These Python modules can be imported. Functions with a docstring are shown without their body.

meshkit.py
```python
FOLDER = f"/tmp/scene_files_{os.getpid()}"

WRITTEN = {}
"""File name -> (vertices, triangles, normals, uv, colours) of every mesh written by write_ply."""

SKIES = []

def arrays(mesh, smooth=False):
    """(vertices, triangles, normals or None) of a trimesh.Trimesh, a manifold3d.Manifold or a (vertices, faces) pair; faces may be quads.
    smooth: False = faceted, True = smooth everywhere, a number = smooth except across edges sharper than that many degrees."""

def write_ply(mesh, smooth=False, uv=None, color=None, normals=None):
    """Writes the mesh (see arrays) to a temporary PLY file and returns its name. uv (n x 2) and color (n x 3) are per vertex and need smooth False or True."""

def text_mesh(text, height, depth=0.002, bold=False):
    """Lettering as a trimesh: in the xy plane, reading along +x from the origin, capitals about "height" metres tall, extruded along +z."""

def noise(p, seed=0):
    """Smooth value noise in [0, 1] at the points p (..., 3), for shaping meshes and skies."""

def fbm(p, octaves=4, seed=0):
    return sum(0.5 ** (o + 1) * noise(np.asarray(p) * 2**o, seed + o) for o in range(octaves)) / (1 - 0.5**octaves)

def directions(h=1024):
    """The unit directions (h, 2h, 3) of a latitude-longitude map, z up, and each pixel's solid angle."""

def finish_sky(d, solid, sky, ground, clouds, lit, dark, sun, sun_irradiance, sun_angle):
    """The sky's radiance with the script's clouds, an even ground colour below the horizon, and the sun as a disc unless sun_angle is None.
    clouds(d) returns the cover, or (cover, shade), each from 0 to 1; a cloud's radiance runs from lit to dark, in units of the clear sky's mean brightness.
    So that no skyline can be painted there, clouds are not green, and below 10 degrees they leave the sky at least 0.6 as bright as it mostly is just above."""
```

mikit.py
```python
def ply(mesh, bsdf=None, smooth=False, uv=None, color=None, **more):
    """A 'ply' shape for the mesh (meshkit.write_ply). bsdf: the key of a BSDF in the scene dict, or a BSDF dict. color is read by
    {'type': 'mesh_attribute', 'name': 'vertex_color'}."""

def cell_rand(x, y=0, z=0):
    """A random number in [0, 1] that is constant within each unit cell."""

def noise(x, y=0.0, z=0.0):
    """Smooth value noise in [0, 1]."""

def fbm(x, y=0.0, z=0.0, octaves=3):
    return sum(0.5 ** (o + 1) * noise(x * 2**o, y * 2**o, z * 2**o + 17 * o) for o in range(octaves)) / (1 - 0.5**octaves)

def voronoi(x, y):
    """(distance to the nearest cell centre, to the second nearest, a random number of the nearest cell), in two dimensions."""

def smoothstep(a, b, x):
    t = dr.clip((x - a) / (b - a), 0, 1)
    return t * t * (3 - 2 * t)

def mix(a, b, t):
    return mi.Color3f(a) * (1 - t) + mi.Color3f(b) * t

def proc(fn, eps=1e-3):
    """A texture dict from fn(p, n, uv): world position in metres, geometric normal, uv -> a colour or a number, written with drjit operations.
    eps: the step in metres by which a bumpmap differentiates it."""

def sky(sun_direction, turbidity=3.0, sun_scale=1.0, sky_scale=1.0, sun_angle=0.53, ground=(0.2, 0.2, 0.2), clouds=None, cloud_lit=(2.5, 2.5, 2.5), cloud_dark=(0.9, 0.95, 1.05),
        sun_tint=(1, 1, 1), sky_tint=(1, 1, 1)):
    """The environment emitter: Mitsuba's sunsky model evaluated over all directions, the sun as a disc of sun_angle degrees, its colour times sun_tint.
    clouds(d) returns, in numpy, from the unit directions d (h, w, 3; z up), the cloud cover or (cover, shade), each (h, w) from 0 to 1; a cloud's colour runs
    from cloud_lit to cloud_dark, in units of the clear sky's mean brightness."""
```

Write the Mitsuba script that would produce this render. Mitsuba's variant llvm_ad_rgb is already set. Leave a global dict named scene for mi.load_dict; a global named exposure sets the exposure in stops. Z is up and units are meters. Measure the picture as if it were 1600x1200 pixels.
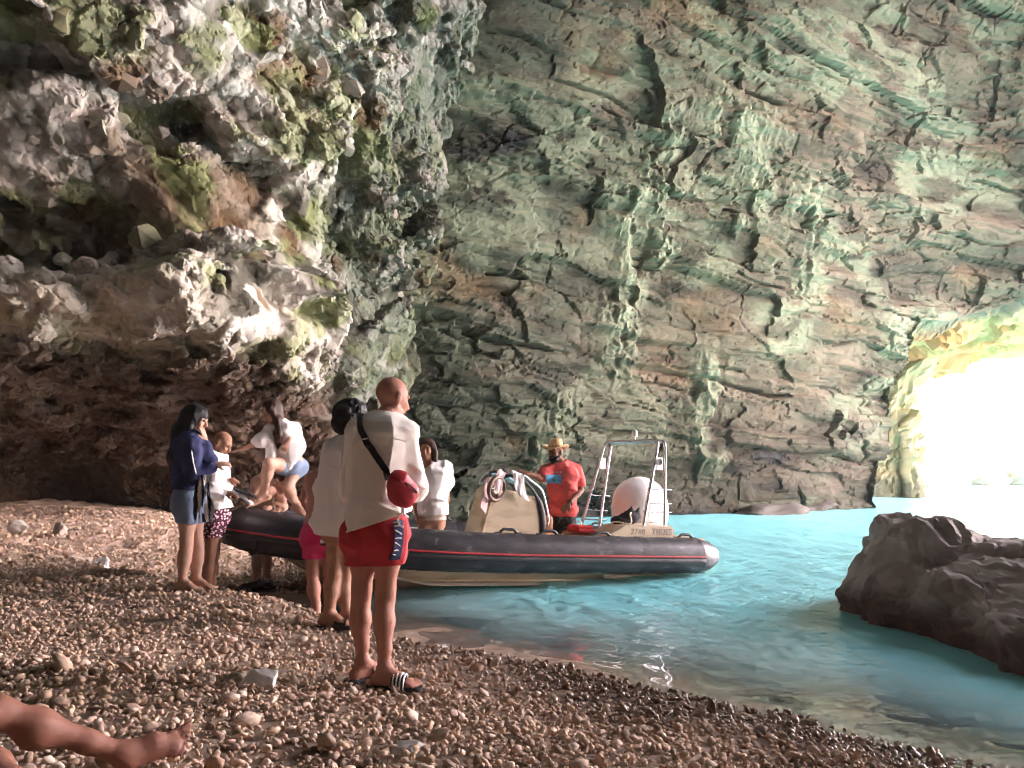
import math, random
import numpy as np, trimesh, manifold3d as m3, drjit as dr
import mitsuba as mi
import mikit, meshkit
from scipy.spatial import cKDTree
from scipy.ndimage import gaussian_filter, distance_transform_edt, map_coordinates
from scipy.interpolate import CubicSpline, RegularGridInterpolator

T = mi.ScalarTransform4f
scene, labels = {}, {}
# ---------------------------------------------------------------- camera, sky, exposure
CAM = np.array([0.0, 0.0, 1.4])
F = 1209.0                       # focal length in photograph pixels (1600 wide)
PITCH = math.atan(120 / F)
_t = CAM + [0, math.cos(PITCH), math.sin(PITCH)]
scene['camera'] = {'type': 'perspective', 'fov': math.degrees(2 * math.atan(800 / F)), 'fov_axis': 'x',
                   'near_clip': 0.05, 'far_clip': 5000.0,
                   'to_world': T().look_at(origin=CAM.tolist(), target=_t.tolist(), up=[0, 0, 1])}
scene['sky'] = mikit.sky([0.50, -0.14, 0.85], turbidity=3.0, sun_scale=0.12, sky_scale=1.0, sky_tint=(1.82, 1.04, 0.70), sun_tint=(1.0, 0.97, 0.93))
exposure = 7.55

# ---------------------------------------------------------------- helpers
rng = np.random.default_rng(11)

def lay(px, py, z):
    """the place on the level z that the pixel shows (used once, to measure the site from the photograph)"""
    d = np.array([(px - 800) / F, math.cos(PITCH) - (600 - py) / F * math.sin(PITCH), math.sin(PITCH) + (600 - py) / F * math.cos(PITCH)])
    return CAM + d * (z - CAM[2]) / d[2]

def num(name):
    if name not in scene and name not in labels:
        return name
    k = 1
    while f'{name}_{k:03d}' in scene or f'{name}_{k:03d}' in labels:
        k += 1
    return f'{name}_{k:03d}'

def thing(name, label, cat, group=None):
    k = num(name)
    labels[k] = {'label': label, 'category': cat}
    if group:
        labels[k]['group'] = group
    return k

def part(parent, name, mesh, bsdf, smooth=False, label=None, color=None, to_world=None, kind=None):
    k = num(f'{parent}__{name}')
    d = mesh if isinstance(mesh, dict) else mikit.ply(mesh, bsdf, smooth=smooth, color=color)
    if to_world is not None:
        d = {**d, 'to_world': to_world}
    scene[k] = d
    e = {}
    if label: e['label'] = label
    if kind: e['kind'] = kind
    if e: labels[k] = e
    return k

def struct(name, mesh, bsdf, label=None, smooth=False, color=None, uv=None):
    k = num(name)
    scene[k] = mikit.ply(mesh, bsdf, smooth=smooth, color=color, uv=uv)
    labels[k] = {'kind': 'structure'}
    if label: labels[k]['label'] = label
    return k

def mat(name, **k):
    scene[name] = {'type': 'twosided', 'bsdf': {'type': 'principled', **{a: ({'type': 'rgb', 'value': list(v)} if isinstance(v, (tuple, list)) else v) for a, v in k.items()}}}
    return name

def vmat(name, rough=0.9, spec=0.3):
    scene[name] = {'type': 'twosided', 'bsdf': {'type': 'principled', 'base_color': {'type': 'mesh_attribute', 'name': 'vertex_color'}, 'roughness': rough, 'specular': spec}}
    return name

N = lambda p, s=0: meshkit.noise(p, s)
def fbm(p, o=4, s=0): return meshkit.fbm(p, o, s)
def ridge(p, o=4, s=0):
    return sum(0.5 ** (k + 1) * (1 - np.abs(2 * N(np.asarray(p) * 2 ** k, s + k) - 1)) for k in range(o)) / (1 - 0.5 ** o)
def sstep(a, b, x):
    t = np.clip((x - a) / (b - a), 0, 1)
    return t * t * (3 - 2 * t)
def hsh(i, j=0, k=0):
    i, j, k = (np.asarray(v).astype(np.int64) for v in (i, j, k))
    h = (i * 374761393 + j * 668265263 + k * 2147483647) & 0xFFFFFFFF
    h = ((h ^ (h >> 13)) * 1274126177) & 0xFFFFFFFF
    return ((h ^ (h >> 16)) & 0xFFFFFF) / 16777215.0
def unit(v):
    v = np.asarray(v, float)
    return v / np.maximum(np.linalg.norm(v, axis=-1, keepdims=True), 1e-12)
def lerp(a, b, t): return a + (b - a) * t
def col(a, b, t): return np.asarray(a)[None] * (1 - t[:, None]) + np.asarray(b)[None] * t[:, None]

def gridmesh(P):
    """P (n, m, 3) -> (vertices, triangles)"""
    n, m = P.shape[:2]
    i, j = np.meshgrid(np.arange(n - 1), np.arange(m - 1), indexing='ij')
    a = (i * m + j).ravel()
    q = np.stack([a, a + 1, a + m + 1, a + m], 1)
    return P.reshape(-1, 3), np.vstack([q[:, [0, 1, 2]], q[:, [0, 2, 3]]])

def gridnormals(P):
    du, dv = np.gradient(P, axis=0), np.gradient(P, axis=1)
    return unit(np.cross(du, dv))

def softn(n, sig):
    return unit(np.stack([gaussian_filter(n[..., k], sig) for k in range(3)], -1))

def loft(rails, us, vs):
    """rails (R, S, 3) -> smooth surface sampled at us (along S, 0..1) and vs (across R, 0..1)"""
    R = np.asarray(rails, float)
    a = CubicSpline(np.linspace(0, 1, R.shape[1]), R, axis=1)(us)
    return CubicSpline(np.linspace(0, 1, R.shape[0]), a, axis=0)(vs)

def even(P, n, axis):
    """parameter values that give an even step along the axis of a coarse sampled surface"""
    d = np.linalg.norm(np.diff(P, axis=axis), axis=-1).mean(1 - axis)
    c = np.r_[0, np.cumsum(d)] / d.sum()
    return np.interp(np.linspace(0, 1, n), c, np.linspace(0, 1, len(c)))

def worley(p, size, seed, stretch=(1, 1, 1), tilt=0.5):
    """angular blocks: (height -1..1 with tilted facets, edge distance, block random) at the points p"""
    r = np.random.default_rng(seed)
    q = p / (np.asarray(stretch) * size)
    lo, hi = q.min(0) - 1.5, q.max(0) + 1.5
    # jittered seeds only near the surface
    cells = np.unique(np.floor(q[::7]).astype(int), axis=0)
    off = np.array([[a, b, c] for a in (-1, 0, 1) for b in (-1, 0, 1) for c in (-1, 0, 1)])
    cells = np.unique((cells[:, None] + off[None]).reshape(-1, 3), axis=0)
    c = cells + np.stack([hsh(cells[:, 0] + seed * 13, cells[:, 1], cells[:, 2] + 7 * k + 3) for k in range(3)], 1)
    d, i = cKDTree(c).query(q, k=2)
    a = i[:, 0]
    nr = np.stack([hsh(cells[a, 0] + 5 * k, cells[a, 1] - seed, cells[a, 2] + 91 * k) for k in range(4)], 1)
    rel = q - c[a]
    h = (nr[:, 3] * 2 - 1) * 0.6 + tilt * ((nr[:, :3] * 2 - 1) * rel).sum(1) * 1.6
    return h, d[:, 1] - d[:, 0], nr[:, 3]
def nets(D, ax):
    """surface nets"""
    neg = D < 0
    sh = [n - 1 for n in D.shape]
    corner = [(a, b, c) for a in (0, 1) for b in (0, 1) for c in (0, 1)]
    cnt = sum(neg[a:a + sh[0], b:b + sh[1], c:c + sh[2]].astype(np.int8) for a, b, c in corner)
    I = np.stack(np.nonzero((cnt > 0) & (cnt < 8)), 1)
    idx = np.full(sh, -1, np.int64); idx[tuple(I.T)] = np.arange(len(I))
    acc, n = np.zeros((len(I), 3)), np.zeros(len(I))
    for a in corner:
        for k in range(3):
            if a[k]: continue
            b = list(a); b[k] = 1
            da, db = D[tuple((I + a).T)].astype(float), D[tuple((I + b).T)].astype(float)
            x = (da < 0) != (db < 0)
            t = np.where(x, da / np.where(x, da - db, 1), 0)
            p = np.array(a, float)[None].repeat(len(I), 0); p[:, k] = t
            acc += p * x[:, None]; n += x
    V = I + acc / np.maximum(n, 1)[:, None]
    V = np.stack([ax[k][0] + V[:, k] * (ax[k][1] - ax[k][0]) for k in range(3)], 1)
    Fs = []
    for k in range(3):
        e = [1, 1, 1]; e[k] = 0
        s0 = [slice(1, n - 1) for n in D.shape]; s1 = list(s0)
        s0[k] = slice(0, D.shape[k] - 1); s1[k] = slice(1, D.shape[k])
        A, B = neg[tuple(s0)], neg[tuple(s1)]
        E = np.stack(np.nonzero(A != B), 1)
        fl = A[tuple(E.T)]
        o = np.ones(3, int); o[k] = 0
        E = E + o
        u, v = [(1, 2), (2, 0), (0, 1)][k]
        du, dv = np.zeros(3, int), np.zeros(3, int); du[u] = 1; dv[v] = 1
        q = np.stack([idx[tuple((E - du - dv).T)], idx[tuple((E - dv).T)], idx[tuple(E.T)], idx[tuple((E - du).T)]], 1)
        q[~fl] = q[~fl][:, ::-1]
        Fs.append(q)
    q = np.vstack(Fs); q = q[(q >= 0).all(1)]
    return trimesh.Trimesh(V, np.vstack([q[:, [0, 1, 2]], q[:, [0, 2, 3]]]), process=False)
# ---------------------------------------------------------------- the cave: left wall (rough, blocky), back wall (bedded), roof
vmat('rock', 0.85, 0.25)
vmat('wet_rock', 0.45, 0.5)

def left_wall():
    r1, r2, r3 = -0.66, -0.46, -0.29
    r4 = [-.18, -.18, -.178, -.175, -.170, -.162, -.15, -.115, -.06]
    ys = [(16.4, 16.6, 16.7, 16.9), (16.4, 16.6, 16.8, 16.8), (14.4, 14.8, 15.2, 16.4), (9.7, 10.4, 11.8, 15.6), (9.6, 10.25, 11.7, 15.2),
          (10.9, 11.4, 12.4, 15.1), (9.5, 10.2, 11.7, 14.5), (8.3, 9.2, 11.0, 13.4), (6.0, 7.2, 9.0, 11.5)]
    zs = [(-.6,) * 4, (1.2, 1.2, 1.1, 1.2), (1.75, 1.8, 1.9, 2.2), (3.05, 3.15, 2.95, 3.1), (3.75, 3.85, 3.8, 4.0), (4.4, 4.6, 4.9, 5.3), (6.2, 6.4, 7.0, 7.4), (8.4, 8.8, 9.4, 9.8), (10.6, 10.8, 11.3, 11.8)]
    rails = []
    for k in range(9):
        y, z = ys[k], zs[k]
        p = [(-11.0, -7.0, z[0]), (-11.0 + .25 * k, 3.5 + (2.5 if k < 3 else 0), z[0])]
        p += [(r * yy, yy, zz) for r, yy, zz in zip((r1 * 1.02, r2, r3, r4[k]), y, z)]
        p += [(r4[k] * y[3] + 0.35, y[3] + 1.6, z[3]), (r4[k] * y[3] + 0.2, y[3] + 4.0, z[3])]
        rails.append(p)
    rails.append([(x, yy, 12.9) for x, yy in ((-6, -7), (-5, -2), (-4.0, 2), (-3, 4), (-2, 6), (-.2, 8.5), (1, 11), (1, 14))])
    P = loft(rails, np.linspace(0, 1, 260), np.linspace(0, 1, 260))
    n = gridnormals(P)
    if (n[130, 150] * (np.array([0, 3, 3]) - P[130, 150])).sum() < 0: n = -n
    fine = np.linspace(.15, 1, 700)
    S = loft(rails, fine, np.linspace(0, 1, 520)); sn = gridnormals(S)
    if (sn[350, 300] * (np.array([0, 3, 3]) - S[350, 300])).sum() < 0: sn = -sn
    S, sn = S.reshape(-1, 3), sn.reshape(-1, 3)
    lo, hi = np.array([-12.0, 5.5, -.5]), np.array([1.3, 18.6, 11.4])
    H = .11
    ax = [np.arange(lo[k], hi[k], H) for k in range(3)]
    G = np.stack(np.meshgrid(*ax, indexing='ij'), -1)
    vox = np.rint((S - lo) / H).astype(int)
    inside = ((vox >= 0) & (vox < G.shape[:3])).all(1)
    own = np.full(G.shape[:3], -1); own[tuple(vox[inside].T)] = np.nonzero(inside)[0]
    near = own[tuple(distance_transform_edt(own < 0, return_distances=False, return_indices=True))]
    D = gaussian_filter(((G - S[near]) * sn[near]).sum(-1), 1.0).astype(np.float32)
    def big(p):
        w = p + .6 * (np.stack([fbm(p * .8, 2, s) for s in (1, 2, 3)], 1) - .5)
        slab = np.exp(-((p[:, 0] + 4.75) / 1.0) ** 4 - ((p[:, 2] - 5.15) / .72) ** 4)
        low = sstep(2.6, 3.1, p[:, 2]); lip = np.exp(-((p[:, 2] - 3.2) / .5) ** 2) * (p[:, 1] < 13.5)
        h0, e0, c0 = worley(w, 1.35, 3, (1, 1, .8), 1.0)
        return (.42 * h0 * (1 - .9 * slab) * lerp(.45, 1, low) + .5 * (fbm(p * .7, 2, 44) - .5)) * (1 - .65 * lip) + .30 * slab
    near = np.abs(D) < .95
    D[near] -= big(G[near])
    # the broken face at full detail, only near the surface
    h = .039
    nx = [np.arange(ax[k][0] + H, ax[k][-1] - H, h, dtype=np.float32) for k in range(3)]
    shape = [len(a) for a in nx]
    iz = [np.clip(np.rint((a - ax[k][0]) / H).astype(int), 0, len(ax[k]) - 1) for k, a in enumerate(nx)]
    coarse = D[np.ix_(*iz)]
    view = (G[..., 0] > -.76 * G[..., 1] - .5) & (G[..., 1] < 18.3) & (G[..., 2] < 1.5 + .72 * G[..., 1] + .8)
    band_ = (coarse < .36) & (coarse > -.72) & view[np.ix_(*iz)]
    E = np.where(coarse > 0, np.float32(.5), np.float32(-.5))
    I = np.nonzero(band_)
    q = np.stack([nx[k][I[k]] for k in range(3)], 1).astype(float)
    def detail(p):
        low = sstep(2.6, 3.1, p[:, 2])
        slab = np.exp(-((p[:, 0] + 4.75) / 1.0) ** 4 - ((p[:, 2] - 5.15) / .72) ** 4)
        calm = np.maximum(.85 * sstep(.46, .55, fbm(p * .42 + 3, 2, 40)), slab)
        rough = 1 - .88 * calm
        w = p + .25 * (np.stack([N(p * 1.9, s) for s in (4, 5, 6)], 1) - .5)
        h1, e1, c1 = worley(w, .46, 5, (1, 1, .75), .9)
        pocket = sstep(.56, .66, fbm(w * 1.05, 2, 60)) * low * rough
        band = np.exp(-((p[:, 2] - 3.45) / .36) ** 2) * (p[:, 1] < 13)
        return lerp(.6, 1, low) * (rough * (.17 * h1 - .10 * np.exp(-(e1 / .07) ** 2)) + rough * .20 * (ridge(w * 1.3, 3, 20) - .55) - .34 * pocket) * (1 - .5 * band)
    E[I] = map_coordinates(D, (q - lo).T / H, order=1) - detail(q)
    outside = ~view[np.ix_(*iz)]
    E[outside] = np.where(coarse[outside] > 0, .5, -.5)
    # leave out the cut faces where the detailed block ends
    m = nets(E, nx)
    v, f = m.vertices, m.faces
    gi = [np.clip(np.rint((v[:, k] - ax[k][0]) / H).astype(int), 0, len(ax[k]) - 1) for k in range(3)]
    ok = view[gi[0], gi[1], gi[2]] & (v[:, 0] > lo[0] + .3) & (v[:, 1] > lo[1] + .3)
    f = f[ok[f].all(1)]
    use = np.unique(f); re = np.full(len(v), -1); re[use] = np.arange(len(use)); v, f = v[use], re[f]
    if True:
        tm = trimesh.Trimesh(v, f, process=False); nn = tm.vertex_normals
        h2, e2, c2 = worley(v + .03 * (N(v * 8)[:, None] - .5), .17, 8, (1, 1, .8), .9)
        calm = np.maximum(.85 * sstep(.46, .55, fbm(v * .42 + 3, 2, 40)), np.exp(-((v[:, 0] + 4.75) / 1.0) ** 4 - ((v[:, 2] - 5.15) / .72) ** 4))
        v = v + nn * ((1 - .7 * calm) * (.030 * h2 - .02 * np.exp(-(e2 / .12) ** 2) + .05 * (ridge(v * 3.4, 3, 23) - .55)) + .016 * (N(v * 15, 4) - .5))[:, None]
    Q = p = v
    n = trimesh.Trimesh(v, f, process=False).vertex_normals
    h1, e1, c1 = worley(p, .46, 5, (1, 1, .75), .9)
    band = np.exp(-((p[:, 2] - 3.45) / .36) ** 2) * (p[:, 1] < 13)
    slab = np.exp(-((p[:, 0] + 4.75) / 1.0) ** 4 - ((p[:, 2] - 5.15) / .72) ** 4)
    # colours of the stone, with some shade put in
    v1, v2, v3 = fbm(p * .6, 3, 70), fbm(p * 1.7, 3, 71), fbm(p * 5, 3, 72)
    C = col((.085, .078, .058), (.45, .43, .375), sstep(.38, .62, .75 * v2 + .25 * c1))
    C = C * (.72 + .5 * c1[:, None] * (.6 + .4 * c2[:, None]))
    C = lerp(C, col((.47, .415, .39), (.43, .38, .31), v3), (.75 * sstep(.52, .66, v1))[:, None])                    # pale pink calcite
    C = lerp(C, np.array([[.115, .066, .03]]) * (.7 + .6 * v3[:, None]), (.9 * np.maximum(sstep(.66, .76, fbm(p * .8, 3, 75)), slab))[:, None])      # rust-brown slabs
    C = lerp(C, np.array([[.17, .19, .075]]), (.75 * sstep(.50, .64, fbm(p * 1.3, 4, 78)))[:, None])                   # olive algae
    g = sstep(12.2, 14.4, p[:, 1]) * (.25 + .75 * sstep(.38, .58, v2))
    C = lerp(C, np.array([[.105, .135, .085]]) * (.4 + 1.2 * v3[:, None]), (.75 * g)[:, None]) * (1 - .45 * sstep(12.2, 14.2, p[:, 1]))[:, None]     # green stone towards the corner, crevice shade put in as darker colour
    C = lerp(C, np.array([[.06, .034, .023]]) * (.6 + .8 * v2[:, None]), ((1 - sstep(2.7, 3.25, p[:, 2])) * .92 * sstep(-3.0, -3.8, p[:, 0]))[:, None])   # red-brown under the ledge, darkened: the recess shade is in the colour
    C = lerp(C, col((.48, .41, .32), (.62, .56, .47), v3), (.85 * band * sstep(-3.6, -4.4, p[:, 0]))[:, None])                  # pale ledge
    hv, hf = gridmesh(P)                                   # outside the picture the wall goes on as a plain face
    seen = (hv[:, 0] > -.76 * hv[:, 1] - .2) & (hv[:, 2] < 2.1 + .72 * hv[:, 1]) & (hv[:, 1] > 6)
    hf = hf[~seen[hf].any(1)]
    u = CubicSpline(range(6), [(-15, -14), (-15.5, 0), (-14.5, 12), (-10, 18), (-4, 21.5), (4, 23.5)])(np.linspace(0, 5, 30))
    bv, bf = gridmesh(np.stack([np.c_[u, np.full(30, z)] for z in (-2.0, 8.0, 20.0)], 1))  # unseen shell added behind the wall to stop light leaks
    hf = np.vstack([hf, bf + len(hv)]); hv = np.vstack([hv, bv])
    k = struct('cave_wall', (np.vstack([v, hv]), np.vstack([f, hf + len(v)])), 'rock', color=np.vstack([np.clip(C, .015, .8), np.full((len(hv), 3), .07)]))  # faces out of view kept dark to hold down the fill
    return k, v, n

def plan_back():
    pts = np.array([(-6.3, 19.0), (-2.6, 17.6), (.6, 18.6), (4.3, 20.2), (8.0, 21.6), (11.2, 23.4), (15.5, 24.6), (19.2, 23.0), (20.5, 18), (20.5, 10), (20, 2), (18, -6), (11, -11), (2, -12), (-8, -10.5), (-14, -6), (-16.5, 2)], float)
    s = np.r_[0, np.cumsum(np.linalg.norm(np.diff(pts, axis=0), axis=1))]
    return CubicSpline(s, pts), s[-1]

PLAN, PLAN_LEN = plan_back()
def arch(s):
    """height of the rock's lower edge above the water: the sea mouth"""
    a = lerp(-1.6, 1.2, sstep(18.0, 18.6, s)) + 2.6 * sstep(18.4, 19.4, s) + 2.0 * sstep(19.2, 20.8, s) + .8 * sstep(21, 25, s) + 13 * sstep(26.2, 31, s)
    return a - 22.0 * sstep(40.5, 46, s)

def back_wall():
    s = np.unique(np.r_[np.linspace(0, 3.2, 12), np.linspace(3.2, 27.0, 580), np.linspace(27.0, PLAN_LEN, 60)])
    H, z0 = 19.0, -1.6
    z = np.r_[np.linspace(z0, 15.6, 346), np.linspace(15.6, H, 18)[1:]]
    xy, tg = PLAN(s), unit(PLAN(s, 1))
    nin = np.stack([tg[:, 1], -tg[:, 0]], 1)            # towards the cave
    def sheet(Z, off, xy=xy, nin=nin):
        P = np.concatenate([xy[:, None] + nin[:, None] * off[..., None], Z[..., None]], -1)
        n = gridnormals(P)
        return P, n
    Z = np.repeat(z[None], len(s), 0)
    lean = .009 * np.maximum(Z, 0) ** 2 + 5.5 * sstep(.84, 1.0, (Z - z0) / (H - z0)) ** 1.5
    P, n = sheet(Z, lean)
    if (n[200, 200] * (np.array([0, 8, 4]) - P[200, 200])).sum() < 0: n = -n
    # the mouth's jamb and soffit run outwards from the lower edge
    ss = np.r_[np.linspace(17.6, 22, 240), np.linspace(22, 34, 90)[1:]]
    ro = np.linspace(-.12, 6.5, 60)
    As = arch(ss)
    txy, ttg = PLAN(ss), unit(PLAN(ss, 1)); tin = np.stack([ttg[:, 1], -ttg[:, 0]], 1)
    Zs = As[:, None] + .12 - ro[None] * .15 - .28 * np.sin(np.clip(ro, 0, 1.2) / 1.2 * np.pi / 2)[None]
    Ps, ns = sheet(Zs, .009 * np.maximum(As, 0)[:, None] ** 2 - ro[None], txy, tin)
    if ns[280, 30, 2] > 0: ns = -ns
    p = np.vstack([P.reshape(-1, 3), Ps.reshape(-1, 3)]); nn = np.vstack([n.reshape(-1, 3), softn(ns, 3).reshape(-1, 3)])
    S = np.r_[np.repeat(s[:, None], len(z), 1).ravel(), np.repeat(ss[:, None], len(ro), 1).ravel()]
    o = np.r_[np.zeros(P.shape[0] * P.shape[1]), np.repeat(np.maximum(ro, 0)[None], len(ss), 0).ravel()]
    # bedding: beds dip a little, swell and pinch
    along = S + 1.2 * (fbm(p * .35, 2, 5) - .5)
    zb = p[:, 2] + .10 * S - .012 * (S - 10) ** 2 * .25 + 1.5 * (fbm(p * np.array([.22, .22, .4]), 3, 9) - .5) + .22 * (fbm(p * 1.1, 2, 3) - .5) + .5 * o
    d = np.zeros(len(p))
    tone = np.zeros(len(p))
    crack = sstep(.42, .62, fbm(p * np.array([.45, .45, .8]), 3, 41))
    for th, am, jl, seed in ((1.55, .50, 4.8, 1), (.62, .24, 3.2, 2), (.21, .08, 1.6, 3)):
        q = zb / th + .5 * (fbm(p * .4 / th, 3, seed + 30) - .5)
        i = np.floor(q); fz = q - i
        j = along / (jl * (.6 + 1.0 * hsh(i, seed))) + 7 * hsh(i, seed + 5) + .5 * (fbm(p * .9 / th, 3, seed) - .5)
        ij = np.floor(j); fx = j - ij
        r = hsh(i, ij, seed)
        tlt = (hsh(i, ij, seed + 40) - .5) * (fx - .5) * 1.3 + (hsh(i, ij, seed + 50) - .35) * (fz - .5) * 1.2
        ez = np.minimum(fz, 1 - fz) * th; ex = np.minimum(fx, 1 - fx) * jl
        gz = np.exp(-(ez / (.018 + .010 * th)) ** 2) * sstep(.45, .9, hsh(i + (fz > .5), np.floor(along / 3.1 + 9 * hsh(i + (fz > .5), 3)), seed + 9))
        gx = np.exp(-(ex / .03) ** 2) * (hsh(i, ij + (fx > .5), seed + 11) > .72)
        round_ = sstep(0, .16 * th + .02, ez) * .5 + .5
        d += am * (((r - .5) + tlt) * round_ - (.75 * gz + .30 * gx) * crack)
        tone += (r - .5) * th ** .3 * (.25 + .6 * (th > .5))
    d += .50 * (fbm(p * .30, 3, 50) - .5) + 0
    pw = p + .25 * (np.stack([fbm(p * 1.1, 2, 50 + s_) for s_ in (1, 2, 3)], 1) - .5)
    h1, e1, c1 = worley(pw, .62, 55, (2.1, 2.1, .80), 1.0); h2, e2, c2 = worley(pw, .24, 56, (2.0, 2.0, .75), 1.0)
    chip = .22 + .85 * sstep(.40, .66, fbm(p * .45, 2, 57))
    d += chip * (.09 * h1 - .06 * np.exp(-(e1 / .05) ** 2) * (c1 > .5) + .034 * h2) + .11 * (ridge(p * np.array([.55, .55, 1.7]), 4, 51) - .5) + .045 * (ridge(p * np.array([2.6, 2.6, 5.2]), 3, 53) - .5) + .045 * (fbm(p * 6, 3, 52) - .5) + .022 * (N(p * 17, 3) - .5)
    # flowstone curtains
    fl = np.zeros(len(p))
    for s0, z0, z1, wd, k in ((9.5, 3.4, 8.6, .55, 0), (10.6, 6.2, 10.3, .5, 1), (12.2, 1.0, 4.2, .6, 2), (7.4, .8, 3.0, .7, 3), (13.2, 7.5, 10.5, .7, 4), (15.2, 6.2, 9.2, .9, 5), (12.6, 9.6, 11, 1.5, 6)):
        sc = s0 + .9 * (fbm(np.stack([p[:, 2] * .8, p[:, 2] * 0 + k, p[:, 2] * 0], 1), 3, 80 + k) - .5)
        g = np.exp(-((S - sc) / wd) ** 2) * sstep(z0 - .5, z0 + .5, p[:, 2]) * (1 - sstep(z1 - .5, z1 + .5, p[:, 2]))
        fl = np.maximum(fl, g * sstep(.38, .55, fbm(p * np.array([2.2, 2.2, .9]), 3, 85)))
    d += .16 * fl * (.5 + ridge(np.stack([S * 4, p[:, 2] * 1.2, S * 0], 1), 3, 90))
    d -= .7 * sstep(1.0, .0, np.abs(p[:, 2] - .15) / .6) * (S < 9) * (S > 3.5) * sstep(.45, .6, N(p * np.array([.5, .5, .2]), 3))    # notch at the water
    d = d * (1 + .7 * sstep(.3, 2.5, o))
    Q = p + nn * d[:, None]
    v1, v2, v3 = fbm(p * np.array([.30, .30, .6]), 3, 60), fbm(p * np.array([.9, .9, 2.0]), 4, 61), fbm(p * 4, 3, 62)
    C = col((.062, .052, .040), (.165, .138, .108), sstep(.3, .7, v2)) * lerp(.42, 1, sstep(5.5, 12.5, S))[:, None] * (.85 + .5 * np.clip(tone, -.6, .8))[:, None]  # light gradient put into the colour: darker towards the corner
    C = lerp(C, np.array([[.12, .115, .085]]) * (.7 + .6 * v3[:, None]), (.75 * sstep(.42, .62, v1))[:, None])         # green-grey
    C = lerp(C, np.array([[.24, .175, .145]]) * (.75 + .5 * v3[:, None]), (.4 * sstep(.52, .68, fbm(p * np.array([.5, .5, .9]), 3, 64)))[:, None])     # pinkish beds
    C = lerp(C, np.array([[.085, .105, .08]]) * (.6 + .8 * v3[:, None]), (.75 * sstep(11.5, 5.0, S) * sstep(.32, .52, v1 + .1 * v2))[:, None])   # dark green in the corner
    C = lerp(C, np.array([[.36, .20, .10]]), (.22 * sstep(.60, .76, fbm(p * .55 + 9, 3, 66)))[:, None])             # rust stains
    mint = np.maximum(.9 * fl, .55 * sstep(.60, .70, ridge(p * np.array([.8, .8, 1.6]) + .3 * v3[:, None], 3, 67)) * sstep(.48, .62, fbm(p * .4, 2, 68)))
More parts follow.
